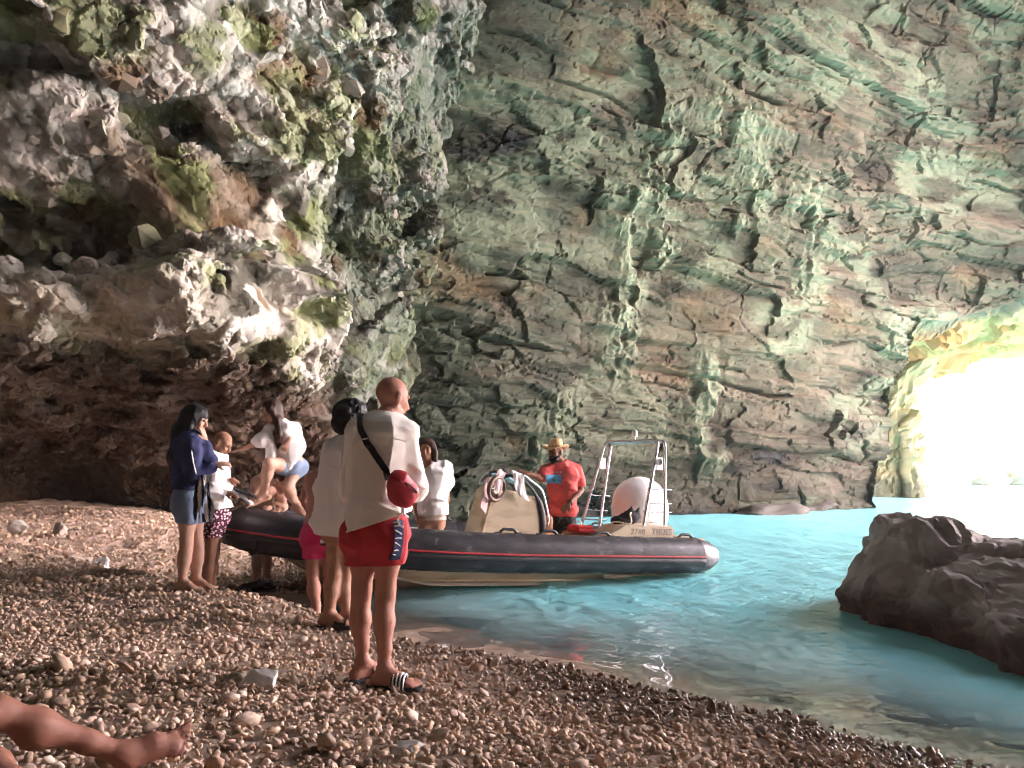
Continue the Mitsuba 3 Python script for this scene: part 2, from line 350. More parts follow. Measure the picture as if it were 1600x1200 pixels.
    C = lerp(C, col((.24, .28, .20), (.36, .385, .30), v3), (.85 * mint)[:, None])                                    # pale mint crust
    sf = sstep(.2, 1.2, o)
    C = lerp(C, col((.60, .28, .12), (.5, .36, .16), sstep(.4, .6, v2)), (.85 * sf)[:, None])
    C = lerp(C, np.array([[.075, .062, .05]]) * (.7 + .6 * v3[:, None]), sstep(27, 31, S)[:, None])      # unseen walls past the mouth darkened to cut bounced fill light
    m_ = P.shape[0] * P.shape[1]
    C = C * np.array([[.64, .65, .565]]) * lerp(.46, 1, sstep(.8, 5.4, p[:, 2] + 1.2 * (v2 - .5)))[:, None]      # shade put into the colour towards the water, against overexposure
    wv, wf = gridmesh(Q[:m_].reshape(P.shape)); sv, sf = gridmesh(Q[m_:].reshape(Ps.shape))
    edge = (p[:m_, 2] < arch(S[:m_]) + .10 * (N(p[:m_] * 3, 8) - .5))
    wf = wf[~edge[wf].all(1)]
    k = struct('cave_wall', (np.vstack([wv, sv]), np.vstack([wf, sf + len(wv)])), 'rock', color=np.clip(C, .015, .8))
    return k, Q[:m_].reshape(P.shape), n

def roof():
    x, y = np.meshgrid(np.linspace(-19, 19, 60), np.linspace(-16, 27, 55), indexing='ij')
    z = 17.2 - 4.4 * sstep(14, -2, y) + .8 * np.sin(x * .2) + 1.6 * (fbm(np.stack([x, y, x * 0], -1) * .5, 4, 4) - .5)
    P = np.stack([x, y, z], -1)
    struct('cave_ceiling', gridmesh(P), 'roof_rock', smooth=True)

mat('roof_rock', base_color=(.085, .072, .058), roughness=.9)
LW, LQ, LN = left_wall()
BW, BQ, BN = back_wall()
roof()

def sea_cliff():
    pts = np.array([(8, 33), (13, 37.5), (18, 41), (24, 43.5), (31, 46), (40, 52), (55, 60)], float)
    s = np.r_[0, np.cumsum(np.linalg.norm(np.diff(pts, axis=0), axis=1))]
    c = CubicSpline(s, pts)
    u, v = np.linspace(s[-1] * .1, s[-1] * .62, 270), np.linspace(-2, 13, 130)
    tg = unit(c(u, 1)); nin = np.stack([tg[:, 1], -tg[:, 0]], 1)
    P = np.concatenate([np.repeat(c(u)[:, None], len(v), 1) - nin[:, None] * (np.maximum(v, 0)[None, :, None] * .18), np.repeat(v[None, :, None], len(u), 0)], -1)
    n = gridnormals(P)
    if n[130, 60, 1] > 0: n = -n
    p = P.reshape(-1, 3)
    h0, e0, c0 = worley(p, 2.6, 31, (1, 1, 1.3)); h1, e1, c1 = worley(p, .9, 32)
    h2, e2, c2 = worley(p, .35, 34); d = .8 * h0 + .40 * h1 + .16 * h2 + .8 * (ridge(p * .5, 4, 3) - .5) + .5 * np.exp(-((p[:, 2] - .2) / .35) ** 2)
    v2, v3 = fbm(p * .7, 3, 8), fbm(p * 3, 3, 9)
    C = col((.42, .40, .28), (.60, .55, .42), v3)
    C = lerp(C, np.array([[.46, .48, .20]]), (.8 * sstep(.42, .58, v2) * sstep(24, 16, p[:, 0]))[:, None])
    C = lerp(C, np.array([[.10, .10, .07]]), ((p[:, 2] < .45 + .5 * v3) * .85)[:, None])
    struct('sea_cliff', gridmesh((p + n.reshape(-1, 3) * d[:, None]).reshape(P.shape)), 'rock', smooth=True, color=C)
sea_cliff()

def buttress():
    """the shaded pier of rock just outside the mouth"""
    a, z = np.meshgrid(np.linspace(0, 2 * np.pi, 90), np.linspace(-1.5, 7.5, 80), indexing='ij')
    rr = .95 + .075 * np.maximum(z - 1.8, 0) ** 2 + .25 * np.maximum(1.0 - z, 0)
    P = np.stack([14.9 + rr * 1.1 * np.cos(a), 31.2 + rr * 1.5 * np.sin(a), z], -1)
    p = P.reshape(-1, 3); n = unit(np.stack([np.cos(a), np.sin(a), 0 * a], -1)).reshape(-1, 3)
    q = np.stack([2 * np.cos(a), 2 * np.sin(a), z], -1).reshape(-1, 3)
    h0, e0, c0 = worley(q, 1.5, 61, (1, 1, 1.3)); h1, e1, c1 = worley(q, .35, 62)
    d = .50 * h0 + .13 * h1 + .5 * (fbm(q * .5, 3, 6) - .5) + .15 * (ridge(q * 1.5, 3, 6) - .5)
    C = lerp(col((.19, .20, .10), (.24, .19, .11), fbm(q * .8, 3, 2)), np.array([[.05, .05, .03]]), (.8 * (z.ravel() < .6 + .3 * c1))[:, None])
    struct('sea_cliff', gridmesh((p + n * d[:, None]).reshape(P.shape)), 'rock', color=C)
buttress()
# ---------------------------------------------------------------- beach, water
def smax(a, b, k): return .5 * (a + b + np.sqrt((a - b) ** 2 + k * k))
def shore(x, y):
    """metres inland of the water line (negative: out in the water)"""
    q1 = (5.9 - (x + y)) / 1.414 + .07 * np.sin(2.1 * (x - y)) + .05 * np.sin(4.3 * (x - y) + 1)
    return q1, -(x + 2.3)
def ground(x, y):
    x, y = np.asarray(x, float), np.asarray(y, float)
    q1, q2 = shore(x, y)
    c = .578 * (x + 1.6) + .816 * (y - 6.3) + .10 * np.sin(1.7 * x)
    left = sstep(-.7, -2.0, x)
    zn = np.where(q1 > 0, 1.15 * (1 - np.exp(-.115 * q1)), .15 * q1) + .14 * left * np.exp(-((c + .05) / .75) ** 2)
    zf = -.02 + .068 * q2 + .05 * np.sin(.8 * x + .9 * y)
    z = lerp(zn, np.where(q2 > 0, zf, .15 * q2 - .02), np.clip(left * sstep(-.02, .5, c), 0, 1))
    p = np.stack([x, y, x * 0], -1)
    z = z + .10 * (fbm(p * .9, 3, 12) - .5) * (q1 > -3) + .035 * (fbm(p * 3.1, 2, 13) - .5)
    return np.maximum(z, -2.6)
def wet_and_shade(x, y):
    q1, q2 = shore(x, y)
    c = .578 * (x + 1.6) + .816 * (y - 6.3)
    n = .5 * (fbm(np.stack([x, y, 0 * x], -1) * 1.3, 3, 17) - .5)
    w = sstep(1.5, .25, q1 + n * 1.6) * (c < .3)
    shade_band = np.exp(-((c - .42) / .34) ** 2) * sstep(-.9, -1.6, x)  # dark band behind the berm: its shade put in as wetness
    return np.clip(np.maximum(w, np.maximum(shade_band, sstep(1.5, .4, q2 + n) * (c > 0) * sstep(-.9, -1.6, x))), 0, 1)

PEB = np.array([(.52, .45, .39), (.46, .38, .31), (.40, .33, .27), (.62, .56, .50), (.36, .28, .22), (.50, .40, .34), (.30, .25, .21), (.56, .47, .36)]) * [1.24, 1.08, .96]

def beach():
    xs = np.unique(np.r_[np.linspace(-13, -6, 70), np.linspace(-6, 4, 240), np.linspace(4, 14, 20)])
    ys = np.unique(np.r_[np.linspace(-9, 1.5, 16), np.linspace(1.5, 10, 210), np.linspace(10, 19.5, 130)])
    x, y = np.meshgrid(xs, ys, indexing='ij')
    z = ground(x, y) - .012
    p = np.stack([x, y, 0 * x], -1).reshape(-1, 3)
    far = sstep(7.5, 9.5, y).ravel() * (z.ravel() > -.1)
    z = z + (.07 * far * (N(p * 9, 5) - .5) + .05 * far * (N(p * 23, 6) - .5)).reshape(x.shape)
    w = wet_and_shade(x, y).ravel()
    pick = hsh(np.floor(p[:, 0] * 22), np.floor(p[:, 1] * 22))
    C = PEB[(pick * 7.99).astype(int)] * (.75 + .5 * N(p * 30, 2))[:, None] * lerp(1, .45, (1 - far))[:, None]  # near ground darkened so gaps between pebbles read as shade
    C = C * lerp(np.ones((1, 3)), np.array([[.36, .33, .30]]), w[:, None])
    u = sstep(.0, -.12, z.ravel())
    C = lerp(C, np.array([[.20, .22, .18]]) * (.7 + .6 * N(p * 14, 8)[:, None]), u[:, None])
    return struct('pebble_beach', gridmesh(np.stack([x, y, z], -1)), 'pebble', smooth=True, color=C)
vmat('pebble', .8, .2)
vmat('wet_shaded_pebble', .22, .5)
BEACH = beach()

def stones():
    """pebbles over the part of the beach near the camera; the 300 nearest are parts of their own, the rest one sheet of shingle"""
    r = np.random.default_rng(5)
    def field(n, y0, y1, size, sd, spread=.72, right=None):
        y = np.sqrt(r.uniform(y0 ** 2, y1 ** 2, n)); x = y * r.uniform(-spread, spread if right is None else right, n)
        s = size * np.exp(sd * r.normal(size=n))
        return x, y, s
    def blob(sub, n=10):
        out = []
        for k in range(n):
            m = trimesh.creation.icosphere(subdivisions=sub) if sub else trimesh.creation.icosahedron()
            v = m.vertices * (1 + .34 * (N(m.vertices * .9 + 7 * k, k)[:, None] - .5) + .14 * (N(m.vertices * 2.2 + 3 * k, k)[:, None] - .5)) 
            out.append((v * np.array([1, r.uniform(.55, .95), r.uniform(.32, .66)]), m.faces))
        return out
    fine, coarse = blob(1), blob(0)
    sets = [(fine, *field(3000, 1.9, 2.9, .0122, .42)), (coarse, *field(9000, 2.8, 4.3, .0128, .44)), (coarse, *field(15500, 4.2, 7.4, .0150, .40)), (coarse, *field(14500, 7.0, 15.6, .0185, .42, .80, -.14)), (fine, *field(120, 1.9, 7.5, .0195, .2))]
    V, Fc, C, Wt, base, ind = [], [], [], [], 0, []
    for shapes, x, y, s in sets:
        q1, q2 = shore(x, y); c = .578 * (x + 1.6) + .816 * (y - 6.3)
        ok = np.where(c < .3, q1 > -.35, (q2 > .2) | (x < -1.2)) & (ground(x, y) > -.08)
        x, y, s = x[ok], y[ok], s[ok]
        z = ground(x, y) + s * r.uniform(-.20, .65, len(s))
        wet = wet_and_shade(x, y)
        for i in range(len(x)):
            v, f = shapes[r.integers(len(shapes))]
            a, b, g = r.uniform(0, 6.28), r.normal() * .5, r.normal() * .5
            ca, sa, cb, sb, cg, sg = math.cos(a), math.sin(a), math.cos(b), math.sin(b), math.cos(g), math.sin(g)
            R = np.array([[ca, -sa, 0], [sa, ca, 0], [0, 0, 1]]) @ np.array([[cb, 0, sb], [0, 1, 0], [-sb, 0, cb]]) @ np.array([[1, 0, 0], [0, cg, -sg], [0, sg, cg]])
            vv = (v * s[i]) @ R.T + (x[i], y[i], z[i])
            cc = PEB[r.integers(8)] * r.uniform(.72, 1.10) * (np.array([.40, .36, .32]) * wet[i] + 1 - wet[i])
            ind.append((vv, f, cc, wet[i], s[i] / np.hypot(np.hypot(x[i], y[i]), z[i] - 1.4), abs(x[i] / y[i]) < .66 and y[i] > 2.2))
    order = sorted((k for k in range(len(ind)) if ind[k][5]), key=lambda k: -ind[k][4])[:300]
    own = set(order)
    for k in order:
        vv, f, cc, w, _, _ = ind[k]
        part(BEACH, 'pebble', (vv, f), 'wet_shaded_pebble' if w > .5 else 'pebble', smooth=True, color=np.repeat(cc[None], len(vv), 0))
    for name, want in (('shingle', False), ('wet_shaded_shingle', True)):
        rest = [t for k, t in enumerate(ind) if k not in own and (t[3] > .5) == want]
        at = np.cumsum([0] + [len(t[0]) for t in rest])
        v = np.vstack([t[0] for t in rest]); f = np.vstack([t[1] + a for t, a in zip(rest, at)])
        c = np.repeat(np.array([t[2] for t in rest]), [len(t[0]) for t in rest], 0)
        part(BEACH, name, (v, f), 'wet_shaded_pebble' if want else 'pebble', smooth=True, color=c, kind='stuff')
stones()

def hull_stone(r, size, n=14, flat=1.0):
    p = unit(r.normal(size=(n, 3))) * r.uniform(.75, 1.0, (n, 1)) * np.asarray(size)
    return trimesh.convex.convex_hull(p)

# water: a rippled sheet; clear over the shingle at its edge, milky turquoise where it is deep
def wave(x, y):
    a = 0
    for k, (ang, L, am) in enumerate(((-2.5, 2.3, .007), (-2.2, 1.1, .006), (-2.9, .62, .0045), (-1.8, .33, .003), (-2.6, .21, .002))):
        a = a + am * np.sin((x * math.cos(ang) + y * math.sin(ang)) * 6.283 / L + 5 * N(np.stack([x * .35, y * .35, 0 * x + k], -1), k))
    p = np.stack([x, y, 0 * x], -1)
    return a + .014 * (ridge(p * 1.3, 4, 33) - .55) + .010 * (ridge(p * 3.2, 2, 36) - .5)
def water():
    ys = np.r_[np.linspace(2.0, 12, 230), np.linspace(12, 30, 110)[1:], np.linspace(30, 62, 40)[1:]]
    u = np.linspace(-.40, 1.05, 270)
    y = np.repeat(ys[None], len(u), 0); x = u[:, None] * (y + 3)
    z = wave(x, y) * np.minimum(1, .4 + y / 18) + .004
    struct('sea', gridmesh(np.stack([x, y, z], -1)), 'sea_water', smooth=True)
    # the open sea beyond, and the deep water at the cave's far side
    b = [np.array([[x0, y0, -.02], [x1, y0, -.02], [x1, y1, -.02], [x0, y1, -.02]], float) for x0, y0, x1, y1 in ((3.5, -40, 150, 150),)]
    struct('sea', trimesh.Trimesh(b[0], [[0, 1, 2], [0, 2, 3]]), 'open_sea')
struct('light_stop_plane', trimesh.Trimesh([[-60, -60, -3.0], [90, -60, -3.0], [90, 120, -3.0], [-60, 120, -3.0]], [[0, 1, 2], [0, 2, 3]]), 'roof_rock')  # unseen dark plane added below everything to stop light from underneath
def _q(p):
    q1 = (mi.Float(p.x) + p.y - 5.9) / 1.414 - .07 * dr.sin(2.1 * (p.x - p.y)) - .05 * dr.sin(4.3 * (p.x - p.y) + 1)
    q2 = p.x + 2.3
    return dr.minimum(q1, dr.maximum(q2, -.3))
def _clear(p, n, uv):
    q = _q(p) + .35 * (mikit.noise(p.x * 1.2, p.y * 1.2) - .5)
    return .02 + .95 * mikit.smoothstep(-.02, 1.2, q)
def _turq(p, n, uv):
    q = _q(p)
    near = mikit.mix((.22, .36, .36), (.20, .56, .60), mikit.smoothstep(.3, 2.4, q + .8 * (mikit.fbm(p.x * .5, p.y * .5) - .5)))
    return mikit.mix(near, (.15, .44, .49), mikit.smoothstep(6, 14, q))
def _ripple(p, n, uv):
    w = mikit.noise(p.x * 1.5, p.y * 1.5)
    return .020 * mikit.noise(p.x * 7 + 2 * w, p.y * 9 - 3 * w) + .010 * mikit.noise(p.x * 17 - p.y * 5, p.y * 19) + .004 * mikit.noise(p.x * 41, p.y * 37 + 9)
scene['sea_water'] = {'type': 'blendbsdf', 'weight': mikit.proc(_clear),
                      'a': {'type': 'thindielectric'},
                      'b': {'type': 'twosided', 'bsdf': {'type': 'bumpmap', 'scale': 1.0, 'tex': mikit.proc(_ripple, eps=.006), 'bsdf': {'type': 'principled', 'base_color': mikit.proc(_turq), 'roughness': .16, 'specular': .4}}}}
mat('open_sea', base_color=(.025, .13, .16), roughness=.15, specular=.5)
water()
# ---------------------------------------------------------------- modelling tools: tubes, lathes, rounded boxes, smooth bodies
def frames(path):
    t = unit(np.gradient(path, axis=0))
    a = np.cross(t[0], [0, 0, 1.0]) if abs(t[0, 2]) < .95 else np.cross(t[0], [1.0, 0, 0])
    A = [unit(a)]
    for k in range(1, len(path)):
        v = A[-1] - t[k] * (A[-1] @ t[k]); A.append(unit(v))
    A = np.array(A)
    return t, A, np.cross(t, A)
def tube(path, rad, sides=12, flat=None, cap=True):
    path = np.asarray(path, float); rad = np.broadcast_to(rad, (len(path),)).astype(float)
    t, A, B = frames(path)
    an = np.arange(sides) * 2 * np.pi / sides
    fa, fb = (1, 1) if flat is None else flat
    V = path[:, None] + rad[:, None, None] * (fa * np.cos(an)[None, :, None] * A[:, None] + fb * np.sin(an)[None, :, None] * B[:, None])
    n = len(path)
    i, j = np.meshgrid(np.arange(n - 1), np.arange(sides), indexing='ij')
    q = np.stack([i * sides + j, (i + 1) * sides + j, (i + 1) * sides + (j + 1) % sides, i * sides + (j + 1) % sides], -1).reshape(-1, 4)
    V = V.reshape(-1, 3); f = np.vstack([q[:, [0, 2, 1]], q[:, [0, 3, 2]]])
    if cap:
        V = np.vstack([V, path[0], path[-1]]); j = np.arange(sides); k = (j + 1) % sides
        f = np.vstack([f, np.stack([j * 0 + n * sides, k, j], 1), np.stack([j * 0 + n * sides + 1, (n - 1) * sides + j, (n - 1) * sides + k], 1)])
    return trimesh.Trimesh(V, f, process=False)
def curve(pts, n=24):
    pts = np.asarray(pts, float)
    s = np.r_[0, np.cumsum(np.linalg.norm(np.diff(pts, axis=0), axis=1))]
    return CubicSpline(s, pts)(np.linspace(0, s[-1], n))
def bend(pts, r=.06, n=5):
    """a polyline with rounded corners"""
    pts = [np.asarray(p, float) for p in pts]; out = [pts[0]]
    for a, b, c in zip(pts, pts[1:], pts[2:]):
        u, v = unit(a - b), unit(c - b)
        p0, p1 = b + u * r, b + v * r
        for t in np.linspace(0, 1, n): out.append((1 - t) ** 2 * p0 + 2 * t * (1 - t) * b + t * t * p1)
    return np.array(out + [pts[-1]])
def rbox(size, r=.02, at=(0, 0, 0), seg=4):
    sx, sy, sz = (max(v / 2 - r, 1e-4) for v in size)
    s = trimesh.creation.icosphere(subdivisions=2).vertices * r
    return trimesh.convex.convex_hull(np.vstack([s + (a * sx, b * sy, c * sz) for a in (-1, 1) for b in (-1, 1) for c in (-1, 1)]) + np.asarray(at, float))
def lathe(prof, n=32):
    return trimesh.creation.revolve(np.asarray(prof, float), sections=n)
def cat(*m): return trimesh.util.concatenate([x if isinstance(x, trimesh.Trimesh) else trimesh.Trimesh(*x, process=False) for x in m])
def moved(m, M):
    m = m.copy(); m.apply_transform(M); return m
def rotz(a): return trimesh.transformations.rotation_matrix(a, [0, 0, 1])
def basis(o, x, y, z):
    M = np.eye(4); M[:3, 0], M[:3, 1], M[:3, 2], M[:3, 3] = x, y, z, o
    return M

# smooth bodies: a field of ellipsoids and tapering limbs, blended, and its surface as a mesh
class Field:
    def __init__(s, h=.008, k=.02): s.tol, s.h, s.k, s.items, s.cuts, s.post = .075, h, k, [], [], []
    def limb(s, *pr, k=None):
        """points and radii: limb((p, r), (p, r), ...)"""
        for (a, ra), (b, rb) in zip(pr, pr[1:]): s.items.append(('c', np.asarray(a, float), np.asarray(b, float), ra, rb, k or s.k))
        return s
    def ball(s, c, r, M=None, k=None, cut=False):
        r = np.broadcast_to(np.asarray(r, float), (3,)); s.items.append(('e' if not cut else 'E', np.asarray(c, float), r, np.eye(3) if M is None else np.asarray(M, float), 0, k or s.k)); return s
    def cut(s, o, n): s.cuts.append((np.asarray(o, float), unit(n))); return s         # removes the side that n points to
    def also(s, fn): s.post.append(fn); return s
    def bounds(s):
        lo, hi = [], []
        for it in s.items:
            if it[0] == 'c':
                r = max(it[3], it[4]); lo += [it[1] - r, it[2] - r]; hi += [it[1] + r, it[2] + r]
            elif it[0] == 'e':
                r = np.abs(it[3]).T @ it[2] if False else np.full(3, it[2].max()); lo.append(it[1] - r); hi.append(it[1] + r)
        return np.min(lo, 0) - .03, np.max(hi, 0) + .03
    def mesh(s):
        lo, hi = s.bounds(); h = s.h
        ax = [np.arange(lo[k], hi[k] + h, h, dtype=np.float32) for k in range(3)]
        D = np.full([len(a) for a in ax], .25, np.float32)
        for it in s.items:
            kk = it[5]
            if it[0] == 'c': r = max(it[3], it[4]); l, u = np.minimum(it[1], it[2]) - r, np.maximum(it[1], it[2]) + r
            else: l, u = it[1] - it[2].max(), it[1] + it[2].max()
            m = kk + .02
            sl = tuple(slice(max(0, int((l[a] - m - lo[a]) / h)), max(0, int((u[a] + m - lo[a]) / h) + 2)) for a in range(3))
            X, Y, Z = np.meshgrid(*[ax[a][sl[a]] for a in range(3)], indexing='ij', sparse=True)
            if it[0] == 'c':
                a, b = it[1], it[2]; ba = b - a; L = max(ba @ ba, 1e-9)
                px, py, pz = X - a[0], Y - a[1], Z - a[2]
                t = np.clip((px * ba[0] + py * ba[1] + pz * ba[2]) / L, 0, 1)
                d = np.sqrt((px - t * ba[0]) ** 2 + (py - t * ba[1]) ** 2 + (pz - t * ba[2]) ** 2) - (it[3] + (it[4] - it[3]) * t)
            else:
                M = it[3]; c = it[1]; P = [X - c[0], Y - c[1], Z - c[2]]
                q = [(M[0, j] * P[0] + M[1, j] * P[1] + M[2, j] * P[2]) for j in range(3)]
                k0 = np.sqrt(sum((q[j] / it[2][j]) ** 2 for j in range(3))); k1 = np.sqrt(sum((q[j] / it[2][j] ** 2) ** 2 for j in range(3)))
                d = k0 * (k0 - 1) / np.maximum(k1, 1e-6)
            old = D[sl]
            if it[0] == 'E':
                hh = np.maximum(kk - np.abs(old + d), 0) / kk; D[sl] = np.maximum(old, -d) + hh * hh * kk * .25
            else:
                hh = np.maximum(kk - np.abs(old - d), 0) / kk; D[sl] = np.minimum(old, d) - hh * hh * kk * .25
        if s.post or s.cuts:
            X, Y, Z = np.meshgrid(*ax, indexing='ij', sparse=True)
            for fn in s.post:
                near = np.abs(D) < .06
                I = np.nonzero(near); P = np.stack([ax[k][I[k]] for k in range(3)], 1).astype(float)
                D[I] += fn(P)
            for o, n in s.cuts:
                D = np.maximum(D, (X - o[0]) * n[0] + (Y - o[1]) * n[1] + (Z - o[2]) * n[2])
        m = nets(D, ax)
        q = m3.Manifold(m3.Mesh(np.asarray(m.vertices, np.float32), np.asarray(m.faces, np.uint32)))
        if q.num_tri() > 100:
            q = q.simplify(s.h * s.tol).to_mesh()
            m = trimesh.Trimesh(np.array(q.vert_properties[:, :3], float), np.array(q.tri_verts), process=False)
        return m
# ---------------------------------------------------------------- the boat
def at(px, py, y):
    """the place at the distance y that the pixel shows: poses and sites are measured from the photograph with it"""
    d = np.array([(px - 800) / F, math.cos(PITCH) - (600 - py) / F * math.sin(PITCH), math.sin(PITCH) + (600 - py) / F * math.cos(PITCH)])
    return CAM + d * y / d[1]

def _hypalon(p, n, uv):
    a = mikit.fbm(p.x * 2.5, p.y * 2.5, p.z * 2.5, 4); b = mikit.fbm(p.x * 9, p.y * 9, p.z * 16, 3)
    c = mikit.mix((.022, .020, .024), (.048, .043, .049), mikit.smoothstep(.40, .70, .65 * a + .35 * b))
    return mikit.mix(c, (.15, .14, .14), .35 * mikit.smoothstep(.68, .76, b))
mat('hypalon', base_color=(.04, .04, .045), roughness=.42, specular=.5)
scene['hypalon']['bsdf']['base_color'] = mikit.proc(_hypalon)
mat('black_rubber', base_color=(.018, .018, .02), roughness=.45, specular=.5)
mat('red_trim', base_color=(.42, .03, .035), roughness=.45)
def _gel(p, n, uv):
    a = mikit.fbm(p.x * 3, p.y * 3, p.z * 9, 4)
    return mikit.mix((.56, .47, .34), (.46, .37, .25), mikit.smoothstep(.45, .7, a))
mat('beige_gelcoat', base_color=(.5, .4, .24), roughness=.35, specular=.5, clearcoat=.3)
scene['beige_gelcoat']['bsdf']['base_color'] = mikit.proc(_gel)
mat('pale_line', base_color=(.66, .58, .44), roughness=.4)
mat('white_gelcoat', base_color=(.78, .77, .75), roughness=.22, specular=.5, clearcoat=.5)
mat('off_white', base_color=(.66, .64, .62), roughness=.5)
scene['steel'] = {'type': 'roughconductor', 'material': 'Cr', 'alpha': .16}
mat('tan_leather', base_color=(.42, .20, .09), roughness=.45)
mat('brown_plastic', base_color=(.10, .055, .035), roughness=.4)
scene['pane'] = {'type': 'thindielectric'}
mat('letter_grey', base_color=(.24, .21, .19), roughness=.6)
mat('cotton_white', base_color=(.74, .70, .68), roughness=.9)
mat('pink_cloth', base_color=(.70, .50, .50), roughness=.9)
mat('red_cloth', base_color=(.50, .035, .03), roughness=.85)
mat('black_cloth', base_color=(.014, .013, .015), roughness=.85)

B_DIR, PORT = np.array([-.898, -.44, 0]), np.array([.44, -.898, 0])
_x = unit(B_DIR * math.cos(.062) + np.array([0, 0, math.sin(.062)]))
BM = basis((2.16, 10.7, .22), _x, PORT, np.cross(_x, PORT))
def toboat(m): return moved(m, BM)
def toc(m):
    m = m.copy(); m.vertices = m.vertices * [1, .62, 1] + [0, .146, 0]; return toboat(m)          # the console stands to port
def bp(*p): return (BM @ np.r_[p, 1.0])[:3]

def boat():
    b = thing('inflatable_boat', 'black inflatable boat with beige hull and red side line, bow on the pebbles', 'boat')
    # buoyancy tube: one long U
    side = [(.42, 1.0, 0), (.9, 1.0, 0), (2.2, 1.0, 0), (3.4, .99, .01), (4.3, .90, .04), (4.95, .68, .08), (5.42, .36, .12), (5.56, 0, .13)]
    cen = np.array(side + [(x, -y, z) for x, y, z in side[-2::-1]], float)
    P = curve(cen, 150)
    R = .212 + 0 * P[:, 0] + .008 * sstep(4, 5.6, P[:, 0])
    R = R * (1 + .010 * np.sin(P[:, 0] * 9) * (np.abs(P[:, 1]) > .9))
    part(b, 'tube', toboat(tube(P, R, 28, cap=False)), 'hypalon', smooth=True)
    for sy in (1, -1):
        cone = np.array([(.42, sy, 0), (.36, sy, .0), (.22, sy, .005), (.13, sy, .008), (.10, sy, .01)], float)
        part(b, 'tube_end', toboat(tube(cone, [.214, .208, .17, .12, .03], 26)), 'hypalon', smooth=40)
        for X in (1.25, 2.75, 3.9):
            a = curve(cen[:8] * [1, sy, 1], 200); k = np.argmin(abs(a[:, 0] - X)); seg = a[k - 2:k + 3]
            part(b, 'seam', toboat(tube(seg, R[0] * 1.016, 28, cap=False)), 'black_rubber', smooth=True)
        for X in (4.35, 2.95, 2.45, 1.75, .55):
            y0 = sy * np.interp(X, cen[:8, 0], cen[:8, 1]) * .99
            z0 = .205 + np.interp(X, cen[:8, 0], cen[:8, 2])
            hd = tube(bend([(X - .12, y0, z0 - .01), (X - .07, y0, z0 + .045), (X + .07, y0, z0 + .045), (X + .12, y0, z0 - .01)], .03), .016, 8)
            part(b, 'grab_handle', toboat(cat(hd, rbox((.07, .07, .03), .01, (X - .12, y0, z0)), rbox((.07, .07, .03), .01, (X + .12, y0, z0)))), 'black_rubber', smooth=40)
    # rubbing strake with the red line above it, along the outer side
    tg = unit(np.gradient(P, axis=0)); out = unit(np.cross(tg, [0, 0, 1]))
    if (out[10] * [0, 1, 0]).sum() < 0: out = -out
    part(b, 'rubbing_strake', toboat(tube(P + out * (R + .004)[:, None] - [0, 0, .045], .028, 10, flat=(.5, 1))), 'black_rubber', smooth=True)
    part(b, 'red_line', toboat(tube(P + out * (R + .001)[:, None] + [0, 0, .004], .011, 8)), 'red_trim', smooth=True)
    part(b, 'bow_pad', toboat(tube(P[68:82] + out[68:82] * (R + .012)[68:82, None] - [0, 0, .10], .05, 10, flat=(.3, 1))), 'black_rubber', smooth=True)
    # hull
    xs = np.linspace(0.1, 5.42, 60)
    w = .90 * (1 - sstep(3.2, 5.7, xs) ** 1.3); kz = -.60 + .52 * sstep(3.9, 5.5, xs) ** 1.5; ch = -.19 + .12 * sstep(4, 5.4, xs)
    rows = []
    for x, a, k, c in zip(xs, w, kz, ch):
        rows.append([(x, a * 1.0, c + .10), (x, a, c), (x, a * .93, c - .03), (x, a * .5, lerp(c - .03, k, .55)), (x, a * .46, lerp(c - .03, k, .55) - .015), (x, .0, k), (x, -a * .46, lerp(c - .03, k, .55) - .015), (x, -a * .5, lerp(c - .03, k, .55)), (x, -a * .93, c - .03), (x, -a, c), (x, -a, c + .10)])
    rows = np.array(rows)
    part(b, 'hull', toboat(trimesh.Trimesh(*gridmesh(rows), process=False)), 'beige_gelcoat', smooth=25)
    for f in (.30, .68):
        part(b, 'spray_rail', toboat(tube(np.stack([xs[:-3], w[:-3] * (1 - f) + .006, lerp(ch - .03, kz, f)[:-3]], 1), .013, 6)), 'pale_line', smooth=True)
    deck = np.array([[(x, s * min(.86, a + .1), -.36 + .35 * sstep(3.6, 5.3, x)) for s in (-1, -.5, 0, .5, 1)] for x, a in zip(xs, w)])
    part(b, 'deck', toboat(trimesh.Trimesh(*gridmesh(deck), process=False)), 'off_white', smooth=True)
    part(b, 'transom', toboat(rbox((.10, 1.6, .62), .02, (.13, 0, -.12))), 'beige_gelcoat', smooth=30)
    part(b, 'bow_locker', toboat(rbox((.9, .75, .40), .06, (4.35, 0, -.06))), 'off_white', smooth=30)
    part(b, 'bench', toboat(rbox((.55, 1.35, .40), .06, (3.55, -.10, -.06))), 'off_white', smooth=30)
    # stern box with the registration
    prof = np.array([(.55, -.30), (.55, .30), (.60, .34), (1.28, .32), (1.52, .19), (1.55, -.30)])
    m = trimesh.creation.extrude_polygon(__import__('shapely').Polygon(prof).buffer(-.02).buffer(.02), .42)
    M = np.array([[1, 0, 0, 0], [0, 0, 1, .34], [0, 1, 0, 0], [0, 0, 0, 1]], float)
    m.apply_transform(M); m.fix_normals()
    box = part(b, 'stern_locker', toboat(m), 'beige_gelcoat', smooth=30)
    for t, x0, h in (('2740', 1.20, .062), ('TROIS', .885, .072)):
        tm = meshkit.text_mesh(t, h, .004, bold=True)
        M = np.array([[-1, 0, 0, x0], [0, 0, 1, .760], [0, 1, 0, .225], [0, 0, 0, 1]], float)
        part(box, 'lettering', toboat(moved(tm, M)), 'letter_grey')
    # console
    prof = np.array([(2.05, -.40), (2.20, .55), (2.27, .60), (2.75, .69), (2.84, .70), (2.90, .66), (3.06, .02), (3.12, -.40)])
